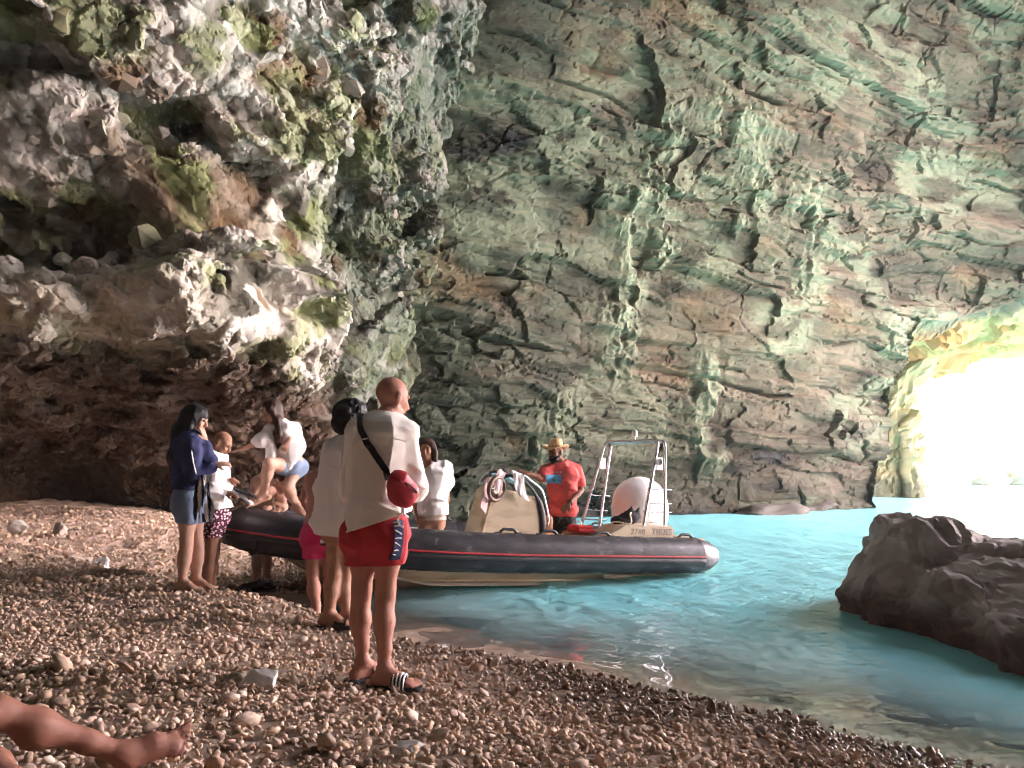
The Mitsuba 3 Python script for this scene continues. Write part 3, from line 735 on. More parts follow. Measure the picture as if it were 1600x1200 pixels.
    sh = __import__('shapely').Polygon(prof).buffer(-.05).buffer(.05)
    lay_ = []
    for y0, y1, d in ((-.38, -.36, -.03), (-.36, -.33, -.012), (-.33, .33, 0), (.33, .36, -.012), (.36, .38, -.03)):
        e = trimesh.creation.extrude_polygon(sh.buffer(d), y1 - y0); e.apply_transform(np.array([[1, 0, 0, 0], [0, 0, 1, y0], [0, 1, 0, 0], [0, 0, 0, 1]], float)); lay_.append(e)
    co = cat(*lay_); co.fix_normals()
    con = part(b, 'console', toc(co), 'beige_gelcoat', smooth=35)
    # windscreen: a curved clear sheet in a black frame, with a grab rail
    ws = np.array([[(2.80 - .50 * t + .10 * t * t - .04 * math.cos(a) * 1, .36 * math.sin(a), .68 + .20 * (1 - t) ** .9) for a in np.linspace(-1.35, 1.35, 17)] for t in np.linspace(0, 1, 9)])
    ws[..., 0] += .03
    part(con, 'windscreen', toc(trimesh.Trimesh(*gridmesh(ws), process=False)), 'pane', smooth=True)
    edge = [(2.82, .37, .74), (2.70, .385, .84), (2.54, .385, .82), (2.38, .385, .70), (2.27, .385, .55), (2.20, .385, .30), (2.19, .385, .18)]
    for sy in (1, -1):
        e = curve([(x, sy * y, z) for x, y, z in edge], 30)
        part(con, 'windscreen_frame', toc(tube(e, np.r_[np.full(15, .018), np.linspace(.018, .045, 8), np.full(7, .045)], 10, flat=(.6, 1))), 'black_rubber', smooth=True)
        part(con, 'grab_rail', toc(tube(bend([(2.86, sy * .40, .72), (2.80, sy * .40, .86), (2.52, sy * .40, .87), (2.24, sy * .41, .70), (2.13, sy * .41, .36), (2.15, sy * .40, .22), (2.22, sy * .39, .2)], .07), .012, 8)), 'steel', smooth=True)
    part(con, 'windscreen_frame', toc(tube(curve([(2.70, .385, .84), (2.76, .2, .87), (2.78, 0, .88), (2.76, -.2, .87), (2.70, -.385, .84)], 20), .016, 8)), 'black_rubber', smooth=True)
    for sz, ps in (((.10, .05, .09), (2.54, .40, .83)), ((.05, .05, .05), (2.76, .37, .89))): part(con, 'windscreen_mount', toc(rbox(sz, .015, ps)), 'black_rubber', smooth=40)
    # wheel on the console's side towards the bow
    tor = trimesh.creation.torus(.135, .024, 36, 12)
    wm = trimesh.transformations.rotation_matrix(1.25, [1, 0, 0]); wm[:3, 3] = (2.83, .43, .66)
    wh = part(con, 'steering_wheel', toboat(moved(tor, trimesh.transformations.translation_matrix((2.86, .42, .68)) @ trimesh.transformations.rotation_matrix(.45, [0, 0, 1]) @ trimesh.transformations.rotation_matrix(1.45, [1, 0, 0]))), 'brown_plastic', smooth=True)
    hub = lathe([(0, -.01), (.055, -.01), (.06, .005), (.04, .025), (0, .03)], 20)
    part(wh, 'hub', toboat(moved(hub, trimesh.transformations.translation_matrix((2.86, .42, .68)) @ trimesh.transformations.rotation_matrix(.45, [0, 0, 1]) @ trimesh.transformations.rotation_matrix(1.45, [1, 0, 0]))), 'off_white', smooth=40)
    for q in (0, 2.1, 4.2):
        part(wh, 'spoke', toboat(moved(tube([(.03, 0, 0), (.13, 0, 0)], .012, 6), trimesh.transformations.translation_matrix((2.86, .42, .68)) @ trimesh.transformations.rotation_matrix(.45, [0, 0, 1]) @ trimesh.transformations.rotation_matrix(1.45, [1, 0, 0]) @ rotz(q))), 'brown_plastic', smooth=True)
    part(con, 'side_shelf', toboat(rbox((.16, .14, .03), .012, (2.14, .42, .17))), 'tan_leather', smooth=30)
    part(con, 'cup_holder', toboat(lathe([(.03, -.05), (.042, -.05), (.045, .03), (.036, .03), (.03, -.04)], 18).apply_translation((2.28, .44, .05))), 'brown_plastic', smooth=40)
    # helm seat behind the helmsman, its padded side bolster
    st = part(b, 'helm_seat', toboat(cat(rbox((.62, .70, .40), .05, (1.45, -.12, -.16)), rbox((.66, .74, .16), .06, (1.45, -.12, .12)))), 'tan_leather', smooth=40)
    part(st, 'backrest', toboat(rbox((.14, .74, .34), .06, (2.0, -.18, .22))), 'tan_leather', smooth=40)
    part(st, 'seat_side', toboat(rbox((.9, .12, .20), .05, (1.45, .32, .10))), 'tan_leather', smooth=40)
    # arch of steel tubes over the stern
    fr = part(b, 'roll_bar', toboat(cat(*[tube(bend([(x0, .72, .33), (x1, .62, 1.40), (x1, -.62, 1.40), (x0, -.80, .10)], .10, 8), .021, 10) for x0, x1 in ((.98, .72), (.66, .62))])), 'steel', smooth=True)
    for sy in (1, -1):
        for t in (.16, .26, .42):
            y = sy * lerp(.72 if sy > 0 else .80, .62, t); z = lerp(.33 if sy > 0 else .10, 1.40, t)
            part(fr, 'rung', toboat(tube([(lerp(.98, .72, t) + .03, y, z), (lerp(.66, .62, t) - .10, y, z)], .010, 8)), 'steel', smooth=True)
        part(fr, 'speaker_plate', toboat(rbox((.11, .03, .16), .008, (.735, sy * .66, 1.10))), 'white_gelcoat', smooth=30)
        part(fr, 'speaker_cone', toboat(moved(lathe([(0, 0), (.034, 0), (.036, .012), (.02, .008), (0, .012)], 20), basis((.74, sy * .675, 1.12), (1, 0, 0), (0, 0, -sy), (0, sy, 0)))), 'black_rubber', smooth=40)
    part(fr, 'stern_light', toboat(cat(tube([(.67, .03, 1.40), (.67, .03, 1.47)], .012, 8), lathe([(0, 1.46), (.03, 1.46), (.034, 1.48), (.034, 1.53), (.02, 1.55), (0, 1.55)], 16).apply_translation((.67, .03, 0)))), 'white_gelcoat', smooth=40)
    # outboard with a big rounded white cowl
    f = Field(.016, .10)
    f.ball((.36, -.25, .60), (.39, .33, .34)).ball((.26, -.25, .42), (.34, .28, .30)).ball((.46, -.25, .42), (.28, .30, .26)).limb(((.2, -.25, .3), .17), ((-.02, -.2, -.55), .10))
    eng = part(b, 'outboard', toboat(f.mesh()), 'white_gelcoat', smooth=True)
    part(eng, 'cowl_band', toboat(moved(trimesh.creation.torus(.335, .012, 40, 8), basis((.30, -.25, .34), (1, 0, 0), (0, .9, 0), (.0, 0, 1)))), 'off_white', smooth=True)
    part(eng, 'clamp', toboat(rbox((.22, .34, .30), .04, (.20, -.22, .06))), 'off_white', smooth=40)
    part(eng, 'lower_leg', toboat(cat(rbox((.30, .10, .5), .04, (-.12, 0, -.62)), tube([(-.30, 0, -.8), (.05, 0, -.8)], [.05, .06], 12))), 'off_white', smooth=40)
    prop = cat(*[moved(rbox((.02, .15, .07), .008, (0, .09, 0)), trimesh.transformations.translation_matrix((-.34, 0, -.8)) @ trimesh.transformations.rotation_matrix(q, [1, 0, 0]) @ trimesh.transformations.rotation_matrix(.5, [0, 1, 0])) for q in (0, 2.094, 4.189)])
    part(eng, 'propeller', toboat(prop), 'steel', smooth=40)
    rail = part(b, 'side_rail', toboat(tube(bend([(1.2, -.72, .05), (1.2, -.72, .26), (1.0, -.72, .28), (.98, -.72, .05)], .05), .013, 8)), 'steel', smooth=True)
    # loose things aboard
    r = np.random.default_rng(3)
    def cloth(pts, w, sag):
        c = curve(pts, 26); u = np.linspace(-1, 1, 11)
        q = c[:, None] + u[None, :, None] * np.asarray(w)[None, None] + sag * (fbm(np.stack([c[:, 0][:, None] * 9 + u[None] * 1.5, c[:, 2][:, None] * 5 + 0 * u[None], 0 * u[None] + c[:, 1][:, None]], -1), 3, 3)[..., None] - .5) * [.3, 1, .3]
        n = gridnormals(q); a = trimesh.Trimesh(*gridmesh(q), process=False); bb = trimesh.Trimesh(*gridmesh(q + n * .012), process=False)
        return cat(a, bb)
    t = thing('towel', 'pale pink towel slung over the front edge of the beige boat console', 'towel')
    scene[t] = mikit.ply(toboat(cat(cloth([(2.80, .30, .74), (2.90, .34, .76), (2.96, .40, .68), (2.99, .41, .55), (3.00, .40, .42)], (.05, .03, .04), .05), cloth([(2.74, .36, .89), (2.81, .42, .86), (2.84, .44, .78), (2.85, .45, .66)], (.05, .0, .02), .05))), 'pink_cloth', smooth=True)
    t = thing('towel', 'white cloth hanging from the console rail below the windscreen', 'towel')
    scene[t] = mikit.ply(toboat(cloth([(2.62, .34, .87), (2.60, .43, .88), (2.58, .445, .78), (2.55, .45, .66), (2.50, .45, .58)], (.07, 0, .02), .06)), 'cotton_white', smooth=True)
    t = thing('folded_towel', 'small red towel lying on the tan seat beside the black bag', 'towel')
    scene[t] = mikit.ply(toboat(cat(rbox((.24, .30, .05), .02, (1.62, .30, .225)), rbox((.22, .27, .04), .018, (1.63, .30, .265)))), 'red_cloth', smooth=40)
    t = thing('bag', 'slumped black bag with a pointed corner lying on the stern locker', 'bag')
    f = Field(.009, .05)
    f.ball((1.02, .48, .41), (.13, .11, .085)).ball((1.16, .46, .37), (.13, .10, .06)).limb(((.93, .50, .45), .05), ((.90, .5, .54), .012)).limb(((1.02, .48, .47), .05), ((1.01, .5, .55), .012)).also(lambda P: .02 * (ridge(P * 7, 3, 5) - .5))
    bag = part(t, 'pouch', toboat(f.mesh()), 'black_cloth', smooth=True)
    part(t, 'strap', toboat(tube(curve([(1.05, .55, .47), (1.09, .60, .41), (1.08, .60, .355), (1.2, .58, .345), (1.3, .5, .33)], 20), .010, 6)), 'pale_line', smooth=True)
boat()
# ---------------------------------------------------------------- the boulder and loose rocks
def boulder():
    A = m3.Manifold.hull_points(np.array([(2.92, 7.55, -.5), (3.15, 6.0, -.5), (4.2, 5.6, -.5), (5.2, 7.2, -.5), (4.4, 8.6, -.5), (3.3, 8.4, -.5), (3.02, 7.35, .22), (3.10, 7.0, .30), (3.42, 7.15, .86), (3.60, 6.85, .90), (3.78, 6.9, .93), (3.95, 7.2, .86), (3.6, 7.7, .84), (4.3, 6.9, .60), (4.5, 7.4, .5)]))
    B = m3.Manifold.hull_points(np.array([(3.08, 7.0, -.5), (3.12, 5.2, -.5), (3.6, 4.3, -.5), (6.5, 4.2, -.5), (7.6, 6.5, -.5), (6.0, 8.4, -.5), (3.22, 6.2, .16), (3.30, 5.4, .20), (3.75, 4.9, .26), (3.75, 6.4, .60), (4.2, 6.5, .70), (4.1, 5.6, .52), (5.4, 5.6, .62), (5.2, 6.9, .70), (6.6, 6.0, .55), (6.2, 7.2, .6)]))
    C_ = m3.Manifold.hull_points(np.array([(2.95, 7.5, -.5), (3.12, 5.2, -.5), (6, 4.6, -.5), (6.8, 7.5, -.5), (4.4, 8.5, -.5), (3.05, 7.3, .22), (3.24, 6.2, .30), (3.40, 5.5, .26), (3.55, 6.9, .62), (3.70, 6.4, .58), (4.2, 6.2, .66), (4.2, 7.3, .70), (5.6, 6.8, .66), (5.4, 5.4, .5)]))
    q = (A + B + C_).refine_to_length(.055).to_mesh()
    m = trimesh.Trimesh(np.array(q.vert_properties[:, :3], float), np.array(q.tri_verts), process=True)
    m = trimesh.smoothing.filter_taubin(m, iterations=24)
    v = m.vertices.copy(); n = m.vertex_normals
    h0, e0, c0 = worley(v, 1.0, 77, (1, 1, .8), .8); h1, e1, c1 = worley(v, .27, 78)
    d = .05 * h0 - .03 * np.exp(-(e0 / .05) ** 2) + .045 * h1 - .02 * np.exp(-(e1 / .08) ** 2) + .10 * (fbm(v * 1.4, 3, 7) - .5) + .04 * (ridge(v * 5, 3, 8) - .5) + .02 * (N(v * 19, 4) - .5) + .03 * (fbm(v * 8, 3, 9) - .5) - .10 * sstep(.18, .05, v[:, 2]) * sstep(.4, .6, N(v * 2.5, 4))
    d -= .10 * np.exp(-(np.linalg.norm(v - [4.62, 5.75, .42], axis=1) / .09) ** 2)
    v = v + n * d[:, None]
    v1, v2 = fbm(v * 1.4, 4, 1), fbm(v * 6, 3, 2)
    C = col((.245, .21, .19), (.37, .33, .305), sstep(.3, .7, .6 * v1 + .4 * v2))
    wet = sstep(.34, .16, v[:, 2] + .22 * (v1 - .5))
    C = lerp(C, np.array([[.075, .042, .035]]) * (.7 + .6 * v2[:, None]), wet[:, None] * .9)
    t = thing('boulder', 'massive dark grey-brown boulder rising out of the water on the right', 'rock')
    scene[t] = mikit.ply((v, m.faces), 'rock', color=C)
boulder()

def loose(name, label, c, size, seed, tone, cat='rock', group=None, sub=4, rough=.22):
    r = np.random.default_rng(seed)
    m = hull_stone(r, size, 16)
    m = trimesh.Trimesh(*trimesh.remesh.subdivide_to_size(m.vertices, m.faces, max(size) * .16), process=True)
    v = m.vertices; n = m.vertex_normals
    s = max(size)
    v = v + n * (s * rough * (ridge(v / s * 1.3 + seed, 4, seed) - .6) + s * .06 * (fbm(v / s * 6 + seed, 2, 1) - .5))[:, None] + np.asarray(c)
    C = np.asarray(tone)[None] * (.75 + .5 * fbm(v / s * 2.2, 3, seed + 4))[:, None]
    t = thing(name, label, cat, group)
    scene[t] = mikit.ply((v, m.faces), 'rock', smooth=35, color=None) if False else mikit.ply((v, m.faces), 'rock', smooth=True, color=C)
def onbeach(px, py, y, dz=0):
    p = at(px, py, y); return (p[0], p[1], float(ground(p[0], p[1])) + dz)
loose('rock', 'broken white rock half sunk in the pebbles in the foreground', onbeach(408, 1080, 4.05, .03), (.115, .085, .065), 4, (.78, .74, .68))
loose('rock', 'flat brownish slab of rock just left of the white foreground rock', onbeach(372, 1072, 4.15, .0), (.13, .10, .05), 9, (.36, .30, .24))
loose('rock', 'buff rock on the lit shingle in front of the dark recess', onbeach(128, 848, 9.6, .07), (.22, .13, .13), 5, (.46, .36, .27))
loose('rock', 'white broken end of rock beside the buff rock on the lit shingle', onbeach(158, 850, 9.5, .05), (.12, .10, .13), 15, (.78, .74, .70))
loose('rock', 'small pale rock at the far left foot of the cave wall', onbeach(30, 786, 12.2, .08), (.20, .14, .15), 6, (.52, .47, .42))
loose('rock', 'rounded dull rock in the dark recess behind the lit shingle', onbeach(92, 792, 12.0, .08), (.17, .13, .12), 16, (.34, .29, .25))
loose('rock', 'pale slab of stone at the bottom edge of the foreground shingle', onbeach(640, 1192, 3.15, .0), (.10, .075, .035), 8, (.48, .42, .36))
loose('rock', 'small white stone at the keel of the boat', onbeach(440, 905, 7.9, .04), (.05, .04, .04), 17, (.6, .57, .52))
for k, (px, y, sx, lb) in enumerate(((1205, 20.6, 1.3, 'low grey rock ledge awash at the foot of the bedded wall'), (1265, 22.2, .9, 'smaller rock awash to the right of the low grey ledge'), (1325, 25.5, .8, 'pale rock at the water line under the mouth of the cave'))):
    p = at(px, 790, y)
    loose('ledge_rock', lb, (p[0], p[1] , .06), (sx, .7, .26), 30 + k, (.085, .078, .07))

# angular stones that stick out of the crumbling left wall and blocks proud of the bedded wall: parts of their walls
def embed(wall, Q, nrm, count, sizes, seed, ok, tones, flat=(1, 1, 1), sink=.25):
    r = np.random.default_rng(seed)
    p, n = Q.reshape(-1, 3), nrm.reshape(-1, 3); own = meshkit.WRITTEN[scene[wall]['filename']][4]
    pick = np.nonzero(ok(p))[0]
    used = []
    while len(used) < count:
        i = r.choice(pick); s = sizes[0] * (sizes[1] / sizes[0]) ** r.uniform() ** 1.6
        if any(np.linalg.norm(p[i] - q) < (s + t) * .95 for q, t in used): continue
        used.append((p[i], s))
        m = hull_stone(r, np.array(flat) * s * r.uniform(.7, 1.25, 3), r.integers(14, 20))
        z = n[i]; x = unit(np.cross([0, 0, 1.0] + .4 * r.normal(size=3), z)); y = np.cross(z, x)
        v = m.vertices @ np.array([x, y, z]) + p[i] - z * s * sink * r.uniform(.4, 1.2)
        w = v + .0
        m2 = trimesh.Trimesh(v, m.faces)
        m2 = trimesh.Trimesh(*trimesh.remesh.subdivide_to_size(m2.vertices, m2.faces, s * .55), process=True) if s > .22 else m2
        vv = m2.vertices + m2.vertex_normals * (s * .16 * (fbm(m2.vertices / s * 1.5, 3, seed)[:, None] - .5))
        t = .3 * np.array(tones[r.integers(len(tones))]) + .7 * own[i] * r.uniform(.75, 1.25)
        C = t[None] * (.7 + .6 * fbm(vv / s * 2, 3, seed + 1))[:, None]
        mm = trimesh.graph.smooth_shade(trimesh.Trimesh(vv, m2.faces, process=False), angle=.5, facet_minarea=None) if False else None
        f = m2.faces
        part(wall, 'stone', (vv[f.ravel()], np.arange(3 * len(f)).reshape(-1, 3)), 'rock', color=np.repeat(C[f].mean(1), 3, 0))
embed(LW, LQ, LN, 210, (.07, .23), 21, lambda p: (p[:, 2] > 2.9) & (p[:, 2] < 8.8) & (np.abs(p[:, 0] / p[:, 1] + .35) < .32) & (p[:, 1] > 8), [(.22, .19, .15), (.30, .28, .25), (.18, .11, .06), (.28, .24, .21), (.18, .18, .11)], (1, 1, 1), .55)
embed(LW, LQ, LN, 26, (.14, .28), 22, lambda p: (p[:, 2] > .9) & (p[:, 2] < 2.9) & (np.abs(p[:, 0] / p[:, 1] + .35) < .32), [(.14, .085, .05), (.12, .09, .045)], (1.3, .8, 1), .5)
# ---------------------------------------------------------------- people
def skin(name, c):
    c = np.array(c); lo_, hi_ = [float(v) for v in c * .86], [float(v) for v in c * [1.10, 1.04, 1.0]]
    def fn(p, n, uv):
        a = mikit.fbm(p.x * 14, p.y * 14, p.z * 14, 3)
        return mikit.mix(lo_, hi_, a)
    scene[name] = {'type': 'twosided', 'bsdf': {'type': 'principled', 'base_color': mikit.proc(fn), 'roughness': .6, 'specular': .28}}
    return name
skin('skin_fair', (.50, .31, .23)); skin('skin_tan', (.33, .175, .11)); skin('skin_brown', (.20, .095, .06)); skin('skin_dusky', (.25, .115, .08)); skin('skin_ruddy', (.39, .19, .135))
mat('hair_black', base_color=(.008, .007, .008), roughness=.55, specular=.3)
mat('hair_brown', base_color=(.045, .022, .014), roughness=.55, specular=.3)
mat('shirt_white', base_color=(.76, .73, .70), roughness=.9, sheen=.3)
mat('shirt_cream', base_color=(.74, .69, .62), roughness=.9, sheen=.3)
mat('tee_red', base_color=(.62, .085, .075), roughness=.85, sheen=.3)
mat('shorts_red', base_color=(.40, .022, .028), roughness=.8, sheen=.2)
mat('shorts_pink', base_color=(.55, .02, .10), roughness=.8, sheen=.2)
mat('shorts_black', base_color=(.016, .016, .018), roughness=.7)
mat('navy', base_color=(.014, .019, .075), roughness=.85, sheen=.3)
mat('denim', base_color=(.17, .225, .33), roughness=.9, sheen=.2)
mat('beige_cotton', base_color=(.58, .50, .40), roughness=.9)
mat('straw', base_color=(.56, .40, .22), roughness=.85)
mat('bag_red', base_color=(.38, .02, .03), roughness=.45, specular=.5)
mat('print_blue', base_color=(.10, .32, .55), roughness=.85)
mat('white_paint', base_color=(.75, .75, .74), roughness=.6)
mat('eye_dark', base_color=(.02, .015, .012), roughness=.2, specular=.5)
mat('lip', base_color=(.42, .15, .13), roughness=.45)
def _flowers(p, n, uv):
    u, v = p.x * 34 + 11 * p.y, p.z * 34
    d1, d2, r = mikit.voronoi(u, v)
    dot = (1 - mikit.smoothstep(.24, .36, d1))
    return mikit.mix((.055, .012, .025), mikit.mix((.62, .28, .38), (.7, .55, .55), r), dot)
mat('flower_cloth', base_color=(.1, .02, .04), roughness=.85); scene['flower_cloth']['bsdf']['base_color'] = mikit.proc(_flowers)
def _camo(p, n, uv):
    a = mikit.fbm(p.x * 16, p.y * 16, p.z * 16, 3)
    return mikit.mix((.016, .016, .018), (.12, .12, .115), mikit.smoothstep(.56, .6, a))
mat('camo_cloth', base_color=(.05, .05, .05), roughness=.85); scene['camo_cloth']['bsdf']['base_color'] = mikit.proc(_camo)

UP = np.array([0, 0, 1.0])
def V3(*a): return np.array(a, float)
def orient(fw, up=UP):
    fw = unit(fw); r = unit(np.cross(fw, up)); u = np.cross(r, fw)
    return fw, r, u                                   # forward, the person's right, up
def wrinkle(amp, seed, sx=5, sz=1.8, fine=.35):
    """cloth: long hanging folds, short slanting creases where it bends, and a light crumple"""
    def fn(P):
        q = P + .06 * (np.stack([N(P * 4, seed + k) for k in range(3)], 1) - .5)
        a = ridge(q * np.array([sx, sx, sz]) * 1.5, 2, seed) ** 2 - .35
        b = ridge(np.stack([q[:, 0] * 4 + q[:, 2] * 9, q[:, 1] * 4 + q[:, 2] * 5, q[:, 2] * 3], 1), 2, seed + 9) ** 3 - .2
        w = sstep(.40, .62, N(P * 4.5, seed + 5))
        return -amp * a - amp * (fine + .5) * b * w - amp * .25 * (ridge(q * 15, 2, seed + 3) - .5)
    return fn

def head(f, c, fw, up=UP, s=1.0, fem=False, jaw=1.0):
    """skull, face, nose, ears, brow and lips into the field"""
    fw, r, u = orient(fw, up); M = np.stack([fw, r, u], 1)
    k = .02 * s
    f.ball(c + s * (.030 * u - .012 * fw), s * V3(.097, .077, .088), M, k)
    f.ball(c + s * (-.030 * u + .030 * fw), s * V3(.060, .060, .082), M, .03 * s)
    f.limb((c + s * (-.082 * u + .050 * fw + .022 * r), .022 * s * jaw), (c + s * (-.094 * u + .066 * fw), .021 * s * jaw), (c + s * (-.082 * u + .050 * fw - .022 * r), .022 * s * jaw), k=.02 * s)
    for q in (1, -1):
        f.limb((c + s * (-.055 * u + .0 * fw + q * .055 * r), .018 * s * jaw), (c + s * (-.086 * u + .050 * fw + q * .026 * r), .018 * s * jaw), k=.02 * s)
        f.ball(c + s * (-.022 * u + .066 * fw + q * .036 * r), s * V3(.026, .024, .022), M, .02 * s)            # cheek
        f.ball(c + s * (.012 * u + .092 * fw + q * .031 * r), s * V3(.014, .017, .011), M, .010 * s, cut=True)   # eye socket
        f.limb((c + s * (.030 * u + .086 * fw + q * .014 * r), .011 * s), (c + s * (.028 * u + .072 * fw + q * .050 * r), .010 * s), k=.012 * s)
        f.ball(c + s * (-.005 * u - .010 * fw + q * .083 * r), s * V3(.024, .012, .036), M, .008 * s)            # ear
        f.ball(c + s * (-.030 * u - .002 * fw + q * .076 * r), s * V3(.012, .008, .012), M, .008 * s)
    f.limb((c + s * (.014 * u + .093 * fw), .010 * s), (c + s * (-.024 * u + .112 * fw), .0135 * s), (c + s * (-.032 * u + .098 * fw), .014 * s), k=.010 * s)
    f.limb((c + s * (-.058 * u + .088 * fw + .016 * r), .008 * s), (c + s * (-.056 * u + .095 * fw), .010 * s), (c + s * (-.058 * u + .088 * fw - .016 * r), .008 * s), k=.008 * s)
def face_bits(t, c, fw, up=UP, s=1.0, lips=True):
    fw, r, u = orient(fw, up)
    for q in (1, -1):
        m = trimesh.creation.icosphere(subdivisions=1, radius=.0105 * s); m.vertices = m.vertices * [1, 1, .75] + c + s * (.012 * u + .084 * fw + q * .031 * r)
        part(t, 'eye', m, 'eye_dark', smooth=True)
        part(t, 'eyebrow', tube([c + s * (.032 * u + .096 * fw + q * .014 * r), c + s * (.036 * u + .090 * fw + q * .032 * r), c + s * (.029 * u + .076 * fw + q * .050 * r)], [.003 * s, .0042 * s, .002 * s], 6), 'hair_brown', smooth=True)
    if lips:
        part(t, 'mouth', cat(tube([c + s * (-.053 * u + .092 * fw + .022 * r), c + s * (-.051 * u + .103 * fw), c + s * (-.053 * u + .092 * fw - .022 * r)], [.002, .0055 * s, .002], 6), tube([c + s * (-.060 * u + .090 * fw + .018 * r), c + s * (-.062 * u + .101 * fw), c + s * (-.060 * u + .090 * fw - .018 * r)], [.002, .006 * s, .002], 6)), 'lip', smooth=True)

def hand(f, w, d, nrm, s=1.0, side=1, curl=.35, spread=.10, thumb=.75):
    """w wrist, d towards the fingers, nrm out of the back of the hand, side +1: the thumb lies towards d x nrm"""
    d = unit(d); nrm = unit(nrm - d * (d @ nrm)); a = np.cross(d, nrm) * side
    M = np.stack([d, a, nrm], 1)
    f.limb((w, .024 * s), (w + d * .035 * s, .024 * s), k=.012)
    f.ball(w + d * .052 * s, s * V3(.048, .040, .0165), M, .012)
    for i, (o, L) in enumerate(((.030, .070), (.010, .078), (-.011, .073), (-.030, .056))):
        b = w + d * .085 * s + a * o * s
        dd = unit(d + a * (spread * (1.2 - .8 * i)) )
        p, ang = b, 0.0
        pts = [(b - dd * .02 * s, .0100 * s)]
        for j, (fr, rr) in enumerate(((.45, .0094), (.32, .0088), (.23, .0078))):
            ang += curl * (.55 if j == 0 else .9) * (1 + .12 * i)
            p = p + (dd * math.cos(ang) - nrm * math.sin(ang)) * L * fr * s
            pts.append((p, rr * s))
        f.limb(*pts, k=.004)
    b = w + d * .022 * s + a * .030 * s - nrm * .004 * s
    td = unit(d * thumb + a * .62 - nrm * .45 * curl * 2)
    f.limb((b, .0145 * s), (b + td * .036 * s, .0125 * s), (b + unit(td + d * .5 - nrm * curl * .6) * .062 * s, .0098 * s), k=.008)

def foot(f, an, heel_z, d, s=1.0, up=UP, toes=True):
    """an: ankle joint, heel_z: height of the sole below, d: towards the toes"""
    d = unit(d); r = unit(np.cross(d, up))
    so = an - up * heel_z
    f.limb((an, .037 * s), (so + up * .032 * s - d * .045 * s, .031 * s), k=.02)
    f.limb((an + d * .01, .037 * s), (so + up * .045 * s + d * .07 * s, .031 * s), (so + up * .022 * s + d * .135 * s, .022 * s), k=.025)
    f.limb((so + up * .026 * s - d * .045 * s, .028 * s), (so + up * .022 * s + d * .10 * s + r * .018, .021 * s), (so + up * .020 * s + d * .145 * s, .020 * s), k=.02)
    f.limb((so + up * .020 * s + d * .13 * s + r * .028 * s, .018 * s), (so + up * .020 * s + d * .13 * s - r * .028 * s, .018 * s), k=.015)
    if toes:
        for i, (o, L, rr) in enumerate(((-.032, .062, .0135), (-.012, .060, .0100), (.006, .054, .0095), (.022, .045, .009), (.036, .034, .0085))):
            f.limb((so + up * .017 * s + d * .13 * s + r * o * s, rr * s), (so + up * .020 * s + d * (.13 + L * .6) * s + r * o * 1.05 * s, rr * s), (so + up * .013 * s + d * (.13 + L) * s + r * o * 1.05 * s, rr * .92 * s), k=.004)

def leg(f, hip, knee, ank, s=1.0, thick=1.0):
    ax = unit(ank - knee); th = unit(knee - hip)
    back = unit(np.cross(np.cross(th, ax) if np.linalg.norm(np.cross(th, ax)) > .03 else V3(1, 0, 0), ax))
    back = back * (1 if back @ (hip - knee) > 0 or True else -1)
    f.limb((hip, .088 * s * thick), (hip * .6 + knee * .4, .076 * s * thick), (hip * .15 + knee * .85, .056 * s * thick), (knee, .053 * s * thick), k=.03)
    c = knee * .70 + ank * .30
    f.limb((knee, .051 * s * thick), (c, .054 * s * thick), (knee * .30 + ank * .70, .039 * s * thick), (ank, .034 * s), k=.03)
    return c
def arm(f, sh, el, wr, s=1.0, thick=1.0):
    f.limb((sh, .052 * s * thick), (sh * .5 + el * .5, .045 * s * thick), (el, .037 * s * thick), k=.025)
    f.limb((el, .037 * s * thick), (el * .70 + wr * .30, .040 * s * thick), (wr, .026 * s), k=.02)
def torso(f, pel, chest, neck, fw, s=1.0, fem=False, fat=1.0, w=1.0):
    up = unit(chest - pel); r = unit(np.cross(fw, up)); ff = np.cross(up, r); M = np.stack([ff, r, up], 1)
    f.ball(pel + up * .02 * s, s * V3(.115 * fat, .165 * w, .13), M, .05)
    f.ball(pel * .5 + chest * .5, s * V3(.105 * fat, .145 * w * (.92 if fem else 1), .17), M, .06)
    f.ball(chest, s * V3(.118, .165 * w, .17), M, .05)
    f.ball(chest + up * .09 * s, s * V3(.09, .17 * w, .09), M, .05)
    if fem:
        for q in (1, -1): f.ball(chest + ff * .070 * s + r * q * .070 * s - up * .01, s * V3(.052, .058, .060), M, .03)
    f.limb((chest + up * .12 * s, .075 * s), (neck, .055 * s), k=.05)
    return ff, r, up
